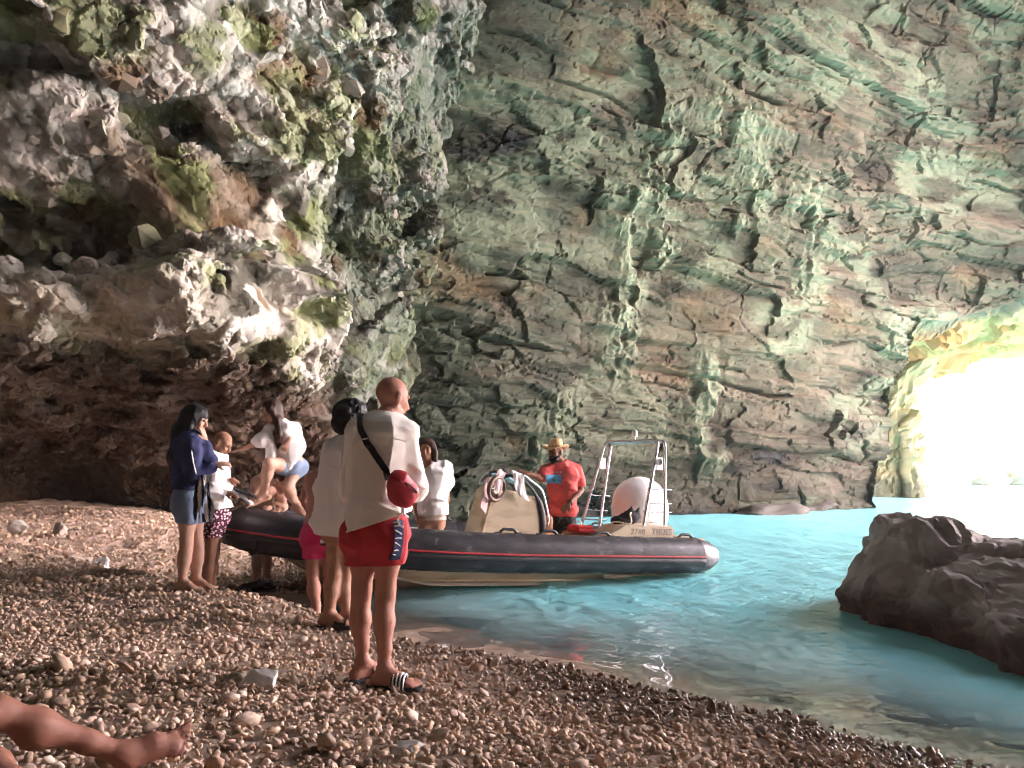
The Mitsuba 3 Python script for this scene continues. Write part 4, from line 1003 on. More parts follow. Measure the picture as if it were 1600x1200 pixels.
def body_field(J, h=.008, s=1.0, fem=False, fat=1.0, w=1.0, lthick=1.0, athick=1.0):
    """one continuous body from joints; J holds pel, chest, neck, head, look, fw and per side hip/knee/ank/toe/sh/el/wr/hd/hn"""
    f = Field(h, .025)
    ff, r, up = torso(f, J['pel'], J['chest'], J['neck'], J['fw'], s, fem, fat, w)
    for q, sd in ((1, 'R'), (-1, 'L')):
        if 'hip' + sd in J:
            f.ball(J['hip' + sd] - ff * .05 * s + up * .0, .088 * s, None, .04)
            c = leg(f, J['hip' + sd], J['knee' + sd], J['ank' + sd], s, lthick)
            if 'toe' + sd in J: foot(f, J['ank' + sd], J.get('sole', .085) * s, J['toe' + sd], s)
        if 'sh' + sd in J:
            f.limb((J['chest'] + up * .10 * s, .06 * s), (J['sh' + sd], .056 * s), k=.05)
            arm(f, J['sh' + sd], J['el' + sd], J['wr' + sd], s, athick)
            if 'hd' + sd in J: hand(f, J['wr' + sd], J['hd' + sd], J['hn' + sd], .96 * s, J.get('side' + sd, q), J.get('curl' + sd, .35))
    if 'head' in J:
        f.limb((J['neck'] - up * .02, .058 * s), (J['head'] - .055 * UP * s - unit(J['look']) * .012, .054 * s), k=.03)
        head(f, J['head'], J['look'], J.get('hup', UP), s, fem)
    return f
def calf(f, J, sd, s, bk, t=.05):
    c = J['knee' + sd] * .70 + J['ank' + sd] * .30
    f.ball(c + bk * .020 * s, V3(t * .9, t * .9, .10) * s, None, .04)

P_ = lambda px, py, y: at(px, py, y)
def gz(p, dz=0): return V3(p[0], p[1], float(ground(p[0], p[1])) + dz)

# --- the tall man in the foreground, seen from behind
def man_front():
    t = thing('person', 'bald man seen from behind in cream shirt, red shorts and striped slides', 'person')
    y = 4.32; k = 1.0
    J = dict(fw=V3(.55, .83, 0), look=V3(.72, .62, -.28), pel=P_(590, 825, y), chest=P_(592, 708, y + .02), neck=P_(603, 652, y + .06), head=P_(613, 622, y + .12))
    aR = gz(P_(600, 1060, y - .03)); aL = gz(P_(563, 1045, y + .10))
    J['ankR'] = aR + V3(0, 0, .105); J['ankL'] = aL + V3(0.01, 0, .105)
    J['hipR'] = P_(606, 838, y - .02); J['hipL'] = P_(570, 838, y + .03)
    J['kneeR'] = P_(602, 938, y + .03); J['kneeL'] = P_(564, 938, y + .10)
    J['toeR'] = V3(.95, -.12, 0); J['toeL'] = V3(.65, .60, 0)
    J['shR'] = P_(632, 677, y - .0); J['shL'] = P_(560, 676, y + .13)
    J['elR'] = P_(646, 758, y + .02); J['elL'] = P_(551, 762, y + .24)
    J['wrR'] = P_(632, 760, y + .27); J['wrL'] = P_(600, 775, y + .40)
    J['hdR'] = V3(-.5, .8, .2); J['hnR'] = V3(.5, .3, .8); J['hdL'] = V3(.8, .5, .1); J['hnL'] = V3(-.3, .4, .8)
    J['sole'] = .09
    f = body_field(J, .0062, 1.0, w=1.02, lthick=.92)
    bk = -unit(V3(.55, .83, 0))
    for sd in 'RL': calf(f, J, sd, 1.0, bk, .052)
    part(t, 'body', f.mesh(), 'skin_ruddy', smooth=True)
    # shorts
    g = Field(.0075, .03)
    hc = (J['hipR'] + J['hipL']) / 2
    g.ball(hc + UP * .05, V3(.145, .185, .14), np.stack([unit(J['fw']), unit(np.cross(J['fw'], UP)), UP], 1), .05)
    for sd in 'RL':
        d = J['knee' + sd] - J['hip' + sd]
        g.limb((J['hip' + sd] + V3(0, 0, .03), .108), (J['hip' + sd] + d * .46, .100), k=.035); g.ball(J['hip' + sd] + bk * .045, .10, None, .04)
    Mh = np.stack([unit(J['fw']), unit(np.cross(J['fw'], UP)), UP], 1)
    g.ball(hc - UP * .215, V3(.16, .020, .115), Mh, .02, cut=True)
    g.cut(P_(600, 882, y), V3(.05, 0, -1)).cut(P_(600, 800, y), V3(0, 0, 1)).also(wrinkle(.018, 31, 6, 2.5))
    sh = part(t, 'shorts', g.mesh(), 'shorts_red', smooth=True)
    # shirt: loose, hem higher on the right where the arm lifts it
    def shirt_field(grow=0):
        q = Field(.0066, .05)
        M = np.stack([unit(J['fw']), unit(np.cross(J['fw'], UP)), UP], 1)
        q.ball(J['chest'] + UP * .06, V3(.140, .190, .17), M, .06).ball(J['chest'] - UP * .10, V3(.150, .188, .22), M, .06).ball(J['pel'] + UP * .06, V3(.160, .194, .24), M, .06)
        q.ball(J['pel'] - UP * .05, V3(.155, .188, .22), M, .06)
        q.limb((J['neck'] - UP * .055, .085), (J['shR'] - UP * .0, .066), k=.05).limb((J['neck'] - UP * .055, .085), (J['shL'] - UP * .0, .066), k=.05)
        q.limb((J['neck'] - UP * .03, .066), (J['neck'] + V3(.0, .0, .02), .064), k=.03)
        q.limb((J['shR'], .070), (J['elR'], .068), (J['elR'] * .35 + J['wrR'] * .65, .060), k=.04).limb((J['shL'], .070), (J['elL'], .070), (J['elL'] * .35 + J['wrL'] * .65, .062), k=.04)
        q.cut(P_(560, 826, y), V3(.33, 0, -1)).cut(J['neck'] + V3(0, 0, .025), V3(.1, .1, 1)).also(wrinkle(.019, 3, 4.6, 1.3, .7))
        return q
    st = part(t, 'shirt', shirt_field().mesh(), 'shirt_cream', smooth=True)
    part(st, 'collar', trimesh.creation.torus(.064, .011, 32, 8).apply_transform(basis(J['neck'] + V3(0, 0, .018), unit(V3(1, 0, -.15)), unit(V3(0, 1, .10)), UP)), 'shirt_cream', smooth=True)
    part(st, 'yoke_seam', tube(curve([P_(556, 690, y - .10), P_(580, 684, y - .17), P_(610, 684, y - .185), P_(638, 692, y - .15)], 20), .0035, 6), 'shirt_cream', smooth=True)
    # side panel of the shorts: navy with white scribble, then red
    tv = meshkit.WRITTEN[scene[sh]['filename']][0].astype(float)
    vd = tv - CAM; px_ = 800 + F * vd[:, 0] / (vd[:, 1] * math.cos(PITCH) + vd[:, 2] * math.sin(PITCH)); py_ = 600 - F * (vd[:, 2] * math.cos(PITCH) - vd[:, 1] * math.sin(PITCH)) / (vd[:, 1] * math.cos(PITCH) + vd[:, 2] * math.sin(PITCH))
    side = tv[(np.abs(py_ - 845) < 45) & (px_ > 560)]
    nrm = unit(V3(.62, -.78, 0)); along_ = unit(V3(.78, .62, 0))
    hip_ = (J['hipR'] + J['knee' + 'R'] * .25) / 1.25
    def onshorts(u, zz):
        o_ = hip_ + along_ * u; o_[2] = zz
        rel = side - o_; lat = np.linalg.norm(rel - np.outer(rel @ nrm, nrm), axis=1); near_ = lat < .03
        return o_ + nrm * ((rel[near_] @ nrm).max() if near_.any() else .11)
    z1, z0_ = P_(622, 806, y)[2], P_(622, 874, y)[2]
    pan = np.array([[onshorts(u, zz) for u in np.linspace(-.055, .045, 7)] for zz in np.linspace(z1, z0_, 12)])
    pan = np.stack([gaussian_filter(pan[..., k_], (1.2, 1.2)) for k_ in range(3)], -1) + nrm * .006
    for nm_, sl_, mt_ in (('side_panel', slice(0, 5), 'navy'), ('side_stripe', slice(4, 7), 'shorts_red')):
        part(sh, nm_, cat(trimesh.Trimesh(*gridmesh(pan[:, sl_]), process=False), trimesh.Trimesh(*gridmesh(pan[:, sl_] - nrm * .02), process=False)), mt_, smooth=True)
    r = np.random.default_rng(4)
    for i in range(7):
        j = 1 + i * 1.45; c0 = pan[int(min(j, 10)), 0] + nrm * .005; c1 = pan[int(min(j + 1.4, 11)), 3] + nrm * .005
        part(sh, 'white_stroke', tube(curve([c0, (c0 + c1) / 2 + V3(0, 0, .012), c1 + V3(0, 0, .02)], 8), .0028, 5), 'white_paint', smooth=True)
    part(t, 'drawcord', cat(tube(curve([P_(622, 788, y - .14), P_(628, 800, y - .15), P_(622, 812, y - .14), P_(631, 824, y - .14)], 14), .005, 6), tube(curve([P_(634, 788, y - .13), P_(630, 799, y - .15), P_(638, 808, y - .12)], 12), .006, 6)), 'cotton_white', smooth=True)
    # the slides
    for sd, an, dd in (('R', aR, J['toeR']), ('L', aL, J['toeL'])):
        d = unit(dd); rr = unit(np.cross(d, UP)); M = np.eye(4); M[:3, 0], M[:3, 1], M[:3, 2], M[:3, 3] = d, np.cross(UP, d), UP, an
        import shapely.geometry as sg
        poly = sg.LineString([(-.05, 0), (.10, .004), (.165, 0)]).buffer(.047)
        sole = trimesh.creation.extrude_polygon(poly, .024)
        sl = part(t, 'slide', moved(sole, M), 'black_rubber', smooth=30)
        for i, x0 in enumerate((.062, .081, .100, .119)):
            arc = np.array([(x0, .056 * math.cos(q), .024 + .068 * math.sin(q) * (1 - (x0 - .06) * 3.2)) for q in np.linspace(-.15, math.pi + .15, 18)])
            part(sl, 'strap_stripe', moved(tube(arc, .0085, 8, flat=(1, .5)), M), 'white_paint' if True else 'black_rubber', smooth=True)
        arcs = [np.array([(x0, .0545 * math.cos(q), .024 + .0655 * math.sin(q) * (1 - (x0 - .06) * 3.2)) for q in np.linspace(-.15, math.pi + .15, 18)]) for x0 in (.050, .06, .07, .08, .09, .10, .11, .12, .130)]
        part(sl, 'strap', moved(trimesh.Trimesh(*gridmesh(np.array(arcs)), process=False), M), 'black_rubber', smooth=True)
    # cross-body bag and strap
    bg = thing('bag', 'red cross-body pouch on a black strap over the cream shirt', 'bag')
    c = P_(630, 764, y - .20)
    q = Field(.006, .02)
    M = np.stack([unit(V3(.75, .30, -.45)), unit(V3(-.35, .94, 0)), unit(V3(.45, -.1, .85))], 1)
    q.ball(c, V3(.088, .034, .060), M, .03).ball(c + M @ V3(-.045, .0, .040), V3(.050, .030, .040), M, .04).ball(c + M @ V3(.015, 0, -.050), V3(.062, .032, .040), M, .04).also(wrinkle(.006, 8, 8, 6))
    part(bg, 'pouch', q.mesh(), 'bag_red', smooth=True)
    strap = curve([P_(566, 655, y + .16), P_(563, 650, y + .05), P_(564, 662, y - .085), P_(574, 690, y - .135), P_(588, 716, y - .185), P_(604, 738, y - .20), P_(617, 752, y - .20)], 40)
    sv = trimesh.Trimesh(*[np.asarray(a_) for a_ in meshkit.WRITTEN[scene[st]['filename']][:2]], process=True)
    ii = cKDTree(sv.vertices).query(strap)[1]; sn_ = sv.vertex_normals[ii]
    strap = np.stack([gaussian_filter((sv.vertices[ii] + sn_ * .006)[:, k_], 1.2) for k_ in range(3)], 1); sn_ = unit(np.stack([gaussian_filter(sn_[:, k_], 2) for k_ in range(3)], 1))
    tn = unit(np.gradient(strap, axis=0)); no = sn_
    wd = unit(np.cross(tn, no)); rowsS = np.stack([strap + wd * .018, strap + wd * .018 + no * .006, strap - wd * .018 + no * .006, strap - wd * .018, strap + wd * .018], 1)
    part(bg, 'strap', trimesh.Trimesh(*gridmesh(rowsS), process=False), 'black_cloth', smooth=30)
    part(bg, 'zip', tube(curve([c + M @ V3(-.072, -.020, .026), c + M @ V3(0, -.033, .031), c + M @ V3(.072, -.020, .018)], 14), .004, 6), 'black_cloth', smooth=True)
man_front()

# --- the man behind him with black curls and a long white shirt
def man_curls():
    t = thing('person', 'person with black curly hair and long white shirt, half hidden behind the bald man', 'person')
    y = 5.95
    J = dict(fw=V3(.45, .9, 0), look=V3(.25, .95, -.15), pel=P_(535, 815, y), chest=P_(540, 728, y), neck=P_(548, 682, y + .03), head=P_(546, 656, y + .06))
    aR = gz(P_(528, 980, y + .02)); aL = gz(P_(512, 980, y - .06))
    aR[0] += .06
    J['ankR'] = aR + V3(0, 0, .10); J['ankL'] = aL + V3(0, 0, .10)
    J['hipR'] = P_(546, 832, y); J['hipL'] = P_(526, 832, y)
    J['kneeR'] = P_(537, 912, y + .05); J['kneeL'] = P_(521, 912, y - .02)
    J['toeR'] = V3(.93, .1, 0); J['toeL'] = V3(.9, -.1, 0)
    J['shR'] = P_(568, 700, y + .0); J['shL'] = P_(522, 702, y + .06); J['elR'] = P_(572, 755, y + .10); J['elL'] = P_(517, 765, y + .08); J['wrR'] = P_(560, 790, y + .25); J['wrL'] = P_(545, 792, y + .16)
    J['hdR'] = V3(-.5, .7, -.1); J['hnR'] = V3(0, .3, .9); J['hdL'] = V3(.7, .5, -.1); J['hnL'] = V3(0, -.4, .9)
    f = body_field(J, .0072, 1.0, lthick=.86)
    for sd in 'RL': calf(f, J, sd, .9, V3(-.4, -.9, 0))
    part(t, 'body', f.mesh(), 'skin_tan', smooth=True)
    q = Field(.008, .05); M = np.stack([unit(J['fw']), unit(np.cross(J['fw'], UP)), UP], 1)
    q.ball(J['chest'] + UP * .06, V3(.14, .20, .16), M, .06).ball(J['chest'] - UP * .14, V3(.155, .20, .24), M, .06).ball(J['pel'] + UP * .0, V3(.165, .205, .26), M, .06).ball(J['pel'] - UP * .09, V3(.165, .20, .2), M, .06)
    q.limb((J['neck'] - UP * .05, .08), (J['shR'], .066), k=.05).limb((J['neck'] - UP * .05, .08), (J['shL'], .066), k=.05)
    q.limb((J['shR'], .07), (J['elR'], .075), (J['wrR'], .08), k=.04)
    q.limb((J['shL'], .07), (P_(512, 765, y + .03), .085), (P_(508, 815, y + .02), .095), k=.05)
    q.cut(P_(520, 835, y), V3(-.05, 0, -1)).cut(J['neck'] + V3(0, 0, .01), V3(0, .1, 1)).also(wrinkle(.022, 13, 4.5, .9, .4))
    part(t, 'shirt', q.mesh(), 'shirt_white', smooth=True)
    hf = Field(.008, .03); c = J['head']
    hf.ball(c + V3(-.0, -.03, .035), V3(.115, .115, .115), None, .03).ball(c + V3(-.03, -.05, -.03), V3(.085, .07, .085), None, .03).ball(c + V3(.04, -.02, .06), .085, None, .03)
    hf.also(lambda P: -.05 * (ridge(P * 19, 2, 4) - .5))
    part(t, 'hair', hf.mesh(), 'hair_black', smooth=True)
    import shapely.geometry as sg
    for sd, an in (('R', aR), ('L', aL)):
        d = unit(J['toe' + sd]); M4 = np.eye(4); M4[:3, 0], M4[:3, 1], M4[:3, 2], M4[:3, 3] = d, np.cross(UP, d), UP, an + V3(0, 0, -.004)
        sl = part(t, 'slipper', moved(trimesh.creation.extrude_polygon(sg.LineString([(-.05, 0), (.165, 0)]).buffer(.047), .022), M4), 'black_rubber', smooth=30)
        arcs = [np.array([(x0, .052 * math.cos(a), .02 + .062 * math.sin(a) * (1 - (x0 - .06) * 2.6)) for a in np.linspace(-.15, math.pi + .15, 14)]) for x0 in np.linspace(.06, .15, 7)]
        part(sl, 'strap', moved(trimesh.Trimesh(*gridmesh(np.array(arcs)), process=False), M4), 'black_rubber', smooth=True)
man_curls()

# --- the man in pink shorts, his back to the picture
def man_pink():
    t = thing('person', 'bare-backed man in bright pink shorts, his head hidden, beside the boat', 'person')
    y = 7.15
    J = dict(fw=V3(.25, .95, 0), look=V3(.3, .9, -.3), pel=P_(500, 822, y), chest=P_(503, 762, y + .12), neck=P_(522, 728, y + .26), head=P_(533, 703, y + .36))
    aL = V3(*P_(496, 955, y)); aL[2] = float(ground(aL[0], aL[1])); aR = V3(*P_(519, 958, y + .15)); aR[2] = float(ground(aR[0], aR[1]))
    J['ankL'] = aL + V3(0, 0, .08); J['ankR'] = aR + V3(0, 0, .08)
    J['hipL'] = P_(490, 842, y); J['hipR'] = P_(512, 842, y + .02); J['kneeL'] = P_(489, 900, y + .06); J['kneeR'] = P_(515, 900, y + .12)
    J['toeL'] = V3(.25, .95, 0); J['toeR'] = V3(.5, .85, 0)
    J['shL'] = P_(486, 748, y + .12); J['shR'] = P_(530, 745, y + .20); J['elL'] = P_(474, 779, y + .30); J['elR'] = P_(545, 780, y + .40); J['wrL'] = P_(487, 806, y + .46); J['wrR'] = P_(520, 800, y + .60)
    J['hdL'] = V3(.5, .7, .1); J['hnL'] = V3(0, -.2, 1); J['hdR'] = V3(-.7, .5, 0); J['hnR'] = V3(0, 0, 1)
    f = body_field(J, .008, .98, lthick=1.0)
    for sd in 'RL': calf(f, J, sd, 1, V3(-.25, -.95, 0), .055)
    part(t, 'body', f.mesh(), 'skin_ruddy', smooth=True)
    g = Field(.008, .03); hc = (J['hipR'] + J['hipL']) / 2; M = np.stack([unit(J['fw']), unit(np.cross(J['fw'], UP)), UP], 1)
    g.ball(hc + UP * .05, V3(.15, .19, .15), M, .05)
    for sd in 'RL':
        d = J['knee' + sd] - J['hip' + sd]; g.limb((J['hip' + sd] + V3(0, 0, .03), .108), (J['hip' + sd] + d * .62, .092), k=.03)
        g.ball(J['hip' + sd] - unit(J['fw']) * .05, .10, None, .04)
    g.cut(P_(500, 873, y), V3(0, 0, -1)).cut(P_(500, 814, y), V3(0, 0, 1)).also(wrinkle(.010, 41, 7, 2.5))
    s_ = part(t, 'shorts', g.mesh(), 'shorts_pink', smooth=True)
    part(s_, 'pocket_label', rbox((.10, .012, .030), .004, P_(509, 846, y - .158)), 'white_paint', smooth=30)
    part(s_, 'pocket_edge', rbox((.12, .010, .016), .004, P_(511, 851, y - .154)), 'black_cloth', smooth=30)
man_pink()

# --- the woman with long black hair, a navy hoodie and denim shorts
def girl():
    t = thing('person', 'barefoot woman with long black hair, navy hoodie and denim shorts', 'person')
    y = 6.95
    J = dict(fw=V3(.95, .25, 0), look=V3(.93, .0, -.34), pel=P_(294, 780, y), chest=P_(296, 714, y), neck=P_(302, 675, y), head=P_(307, 655, y + .02))
    aR = gz(P_(288, 920, y - .06)); aL = gz(P_(308, 920, y + .06))
    aR[0] = P_(284, 920, aR[1])[0]; aL[0] = P_(306, 920, aL[1])[0]
    J['ankR'] = aR + V3(0, 0, .08); J['ankL'] = aL + V3(0, 0, .08)
    J['hipR'] = P_(293, 790, y - .08); J['hipL'] = P_(301, 790, y + .08); J['kneeR'] = P_(291, 860, y - .07); J['kneeL'] = P_(309, 862, y + .08)
    J['toeR'] = V3(.9, -.25, 0); J['toeL'] = V3(.95, -.1, 0)
    J['shR'] = P_(298, 694, y - .15); J['shL'] = P_(304, 694, y + .15); J['elR'] = P_(304, 744, y - .17); J['elL'] = P_(326, 722, y - .02); J['wrR'] = P_(338, 726, y - .10); J['wrL'] = P_(321, 690, y - .05)
    J['hdR'] = V3(.9, .2, .15); J['hnR'] = V3(-.1, -.5, .8); J['curlR'] = .7
    J['hdL'] = V3(-.25, .0, .95); J['hnL'] = V3(.9, -.2, .2); J['curlL'] = .3
    f = body_field(J, .0075, .95, fem=True, lthick=.98, athick=.88)
    for sd in 'RL': calf(f, J, sd, .92, V3(-.95, -.25, 0), .05)
    part(t, 'body', f.mesh(), 'skin_fair', smooth=True)
    face_bits(t, J['head'], J['look'], s=.95)
    M = np.stack([unit(J['fw']), unit(np.cross(J['fw'], UP)), UP], 1)
    g = Field(.0075, .03)
    g.ball((J['hipR'] + J['hipL']) / 2 + UP * .04, V3(.135, .175, .13), M, .05)
    for sd in 'RL':
        d = J['knee' + sd] - J['hip' + sd]; g.limb((J['hip' + sd] + V3(0, 0, .03), .100), (J['hip' + sd] + d * .30, .096), k=.03); g.ball(J['hip' + sd] - unit(J['fw']) * .05, .095, None, .04)
    g.ball(J['pel'] + UP * .04, V3(.13, .17, .12), M, .05).cut(P_(294, 816, y), V3(-.1, 0, -1)).cut(P_(294, 742, y), V3(0, 0, 1)).also(wrinkle(.005, 51, 8, 4))
    part(t, 'shorts', g.mesh(), 'denim', smooth=True)
    q = Field(.0075, .05)
    q.ball(J['chest'] + UP * .05, V3(.145, .19, .17), M, .06).ball(J['chest'] - UP * .14, V3(.145, .18, .20), M, .06).ball(J['pel'] + UP * .09, V3(.14, .185, .13), M, .05)
    q.limb((J['neck'] - UP * .05, .075), (J['shR'], .064), k=.05).limb((J['neck'] - UP * .05, .075), (J['shL'], .064), k=.05).limb((J['neck'] - unit(J['fw']) * .07 - UP * .02, .06), (J['neck'] - unit(J['fw']) * .09 - UP * .12, .075), k=.05)
    for sd in 'RL': q.limb((J['sh' + sd], .066), (J['el' + sd], .060), (J['el' + sd] * .22 + J['wr' + sd] * .78, .048), k=.035)
    q.cut(P_(294, 764, y), V3(0, 0, -1)).also(wrinkle(.022, 53, 5, 3.5, .5))
    ho = part(t, 'hoodie', q.mesh(), 'navy', smooth=True)
    part(ho, 'sleeve_stripe', tube(curve([J['shR'] + V3(.03, -.066, .02), J['shR'] * .5 + J['elR'] * .5 + V3(.03, -.066, 0), J['elR'] + V3(.04, -.062, .02)], 14), .007, 6, flat=(1, .6)), 'white_paint', smooth=True)
    hf = Field(.0075, .04); c = J['head']; fw, r, u = orient(J['look'])
    hf.ball(c + .035 * u - .022 * fw, V3(.104, .090, .095), np.stack([fw, r, u], 1), .03)
    hf.limb((c - .05 * fw + .0 * u, .092), (c - .085 * fw - .14 * UP + V3(-.02, 0, 0), .098), (P_(281, 715, y - .02), .095), (P_(282, 748, y - .03), .06), k=.04)
    hf.limb((c - .01 * fw + r * .080 + .03 * u, .026), (c + .0 * fw + r * .084 - .10 * u, .028), (c - .01 * fw + r * .10 - .24 * u, .028), k=.03)
    hf.also(lambda P: -.022 * (ridge(P * np.array([20, 20, 2.0]), 2, 4) - .5))
    part(t, 'hair', hf.mesh(), 'hair_black', smooth=True)
    b = thing('towel', 'black and white striped towel hanging from the arm of the woman with black hair', 'towel')
    top, bot = P_(316, 742, y - .17), P_(318, 815, y - .15)
    for i, (nm, m_, x0) in enumerate((('dark_stripe', 'black_cloth', -.066), ('white_stripe', 'cotton_white', -.030), ('navy_stripe', 'navy', .004), ('white_stripe', 'cotton_white', .026), ('dark_stripe', 'black_cloth', .056))):
        w_ = .034 if i in (0, 1) else .024
        u_ = np.linspace(0, 1, 16); pts = np.stack([np.stack([top + (bot - top) * a + V3(x0 + w_ * e * (1 - .2 * a) + .012 * math.sin(5 * a + i), -.02 + .02 * math.sin(3 * e + 7 * a + i * 1.3), 0) for e in np.linspace(0, 1, 4)]) for a in u_])
        nn_ = gridnormals(pts)
        part(b, nm, cat(trimesh.Trimesh(*gridmesh(pts), process=False), trimesh.Trimesh(*gridmesh(pts + nn_ * .014), process=False)), m_, smooth=True)
girl()

# --- the bald man behind her in a white shirt and flowered shorts
def man_flowers():
    t = thing('person', 'bald man in white shirt and flowered shorts bending his head beside the hooded woman', 'person')
    y = 7.75
    J = dict(fw=V3(.95, .1, 0), look=V3(.85, -.12, -.55), hup=unit(V3(.45, 0, .9)), pel=P_(333, 806, y), chest=P_(332, 740, y), neck=P_(338, 706, y), head=P_(347, 693, y))
    aR = V3(*P_(322, 915, y - .05)); aR[2] = float(ground(aR[0], aR[1])); aL = V3(*P_(330, 915, y + .10)); aL[2] = float(ground(aL[0], aL[1]))
    J['ankR'] = aR + V3(0, 0, .08); J['ankL'] = aL + V3(0, 0, .08)
    J['hipR'] = P_(333, 815, y - .09); J['hipL'] = P_(337, 815, y + .09); J['kneeR'] = P_(328, 868, y - .08); J['kneeL'] = P_(334, 868, y + .1)
    J['toeR'] = J['toeL'] = V3(.95, 0, 0)
    J['shR'] = P_(334, 722, y - .17); J['shL'] = P_(338, 722, y + .17); J['elR'] = P_(334, 768, y - .19); J['elL'] = P_(345, 765, y + .16); J['wrR'] = P_(353, 770, y - .12); J['wrL'] = P_(358, 752, y + .05)
    J['hdR'] = V3(.95, .1, -.05); J['hnR'] = V3(0, -.6, .7); J['curlR'] = .8; J['hdL'] = V3(.8, -.4, .2); J['hnL'] = V3(.2, .5, .7); J['curlL'] = .7
    f = body_field(J, .008, .98, lthick=.95)
    for sd in 'RL': calf(f, J, sd, .95, V3(-1, 0, 0))
    part(t, 'body', f.mesh(), 'skin_tan', smooth=True)
    face_bits(t, J['head'], J['look'], J['hup'], s=.98)
    bd = Field(.006, .015); fw, r, u = orient(J['look'], J['hup'])
    bd.limb((J['head'] - .075 * u + .045 * fw + .048 * r, .020), (J['head'] - .092 * u + .078 * fw, .025), (J['head'] - .075 * u + .045 * fw - .048 * r, .020)); part(t, 'beard', bd.mesh(), 'hair_brown', smooth=True)
    M = np.stack([unit(J['fw']), unit(np.cross(J['fw'], UP)), UP], 1)
    g = Field(.008, .03); g.ball((J['hipR'] + J['hipL']) / 2 + UP * .05, V3(.15, .19, .14), M, .05)
    for sd in 'RL':
        d = J['knee' + sd] - J['hip' + sd]; g.limb((J['hip' + sd], .105), (J['hip' + sd] + d * .62, .098), k=.03)
    g.cut(P_(333, 838, y), V3(0, 0, -1)).cut(P_(333, 780, y), V3(0, 0, 1)).also(wrinkle(.009, 61, 7, 2.5))
    part(t, 'shorts', g.mesh(), 'flower_cloth', smooth=True)
    q = Field(.008, .05)
    q.ball(J['chest'] + UP * .05, V3(.15, .20, .16), M, .06).ball(J['chest'] - UP * .14, V3(.17, .20, .22), M, .06).ball(J['pel'] + UP * .06, V3(.17, .20, .20), M, .05)
    q.limb((J['neck'] - UP * .05, .085), (J['shR'], .07), k=.05).limb((J['neck'] - UP * .05, .085), (J['shL'], .07), k=.05).limb((J['neck'] - UP * .03, .066), (J['neck'] + UP * .015, .062), k=.02)
    for sd in 'RL': q.limb((J['sh' + sd], .074), (J['el' + sd], .070), (J['el' + sd] * .6 + J['wr' + sd] * .4, .060), k=.04)
    q.cut(P_(333, 796, y), V3(.1, 0, -1)).cut(J['neck'] + UP * .015, V3(.4, 0, 1)).also(wrinkle(.026, 63, 5, 2.2, .5))
    part(t, 'shirt', q.mesh(), 'shirt_white', smooth=True)
    part(t, 'bracelet', trimesh.creation.torus(.031, .008, 24, 8).apply_transform(basis(J['wrR'] - V3(.01, 0, 0), V3(0, 1, 0), V3(0, 0, 1), V3(1, 0, 0))), 'black_rubber', smooth=True)
    sp = thing('flip_flops', 'pair of black and white flip-flops held out by the bald man in flowered shorts', 'flip-flops')
    import shapely.geometry as sg
    for i, (ox, oz, an) in enumerate(((.13, .0, -.35), (.12, -.035, -.60))):
        c = J['wrR'] + V3(ox + .04, -.03 - .02 * i, oz)
        M4 = np.eye(4); d = V3(math.cos(an), 0, math.sin(an)); M4[:3, 0], M4[:3, 1], M4[:3, 2], M4[:3, 3] = d, V3(0, 1, 0), np.cross(d, V3(0, 1, 0)), c - d * .06
        s_ = part(sp, 'sole', moved(trimesh.creation.extrude_polygon(sg.LineString([(0, 0), (.16, 0)]).buffer(.042), .018), M4), 'black_rubber' if i == 0 else 'white_paint', smooth=30)
        part(s_, 'strap', moved(tube(curve([(.05, .04, .016), (.10, .03, .05), (.15, 0, .018), (.10, -.03, .05), (.05, -.04, .016)], 20), .005, 6), M4), 'black_rubber', smooth=True)
man_flowers()

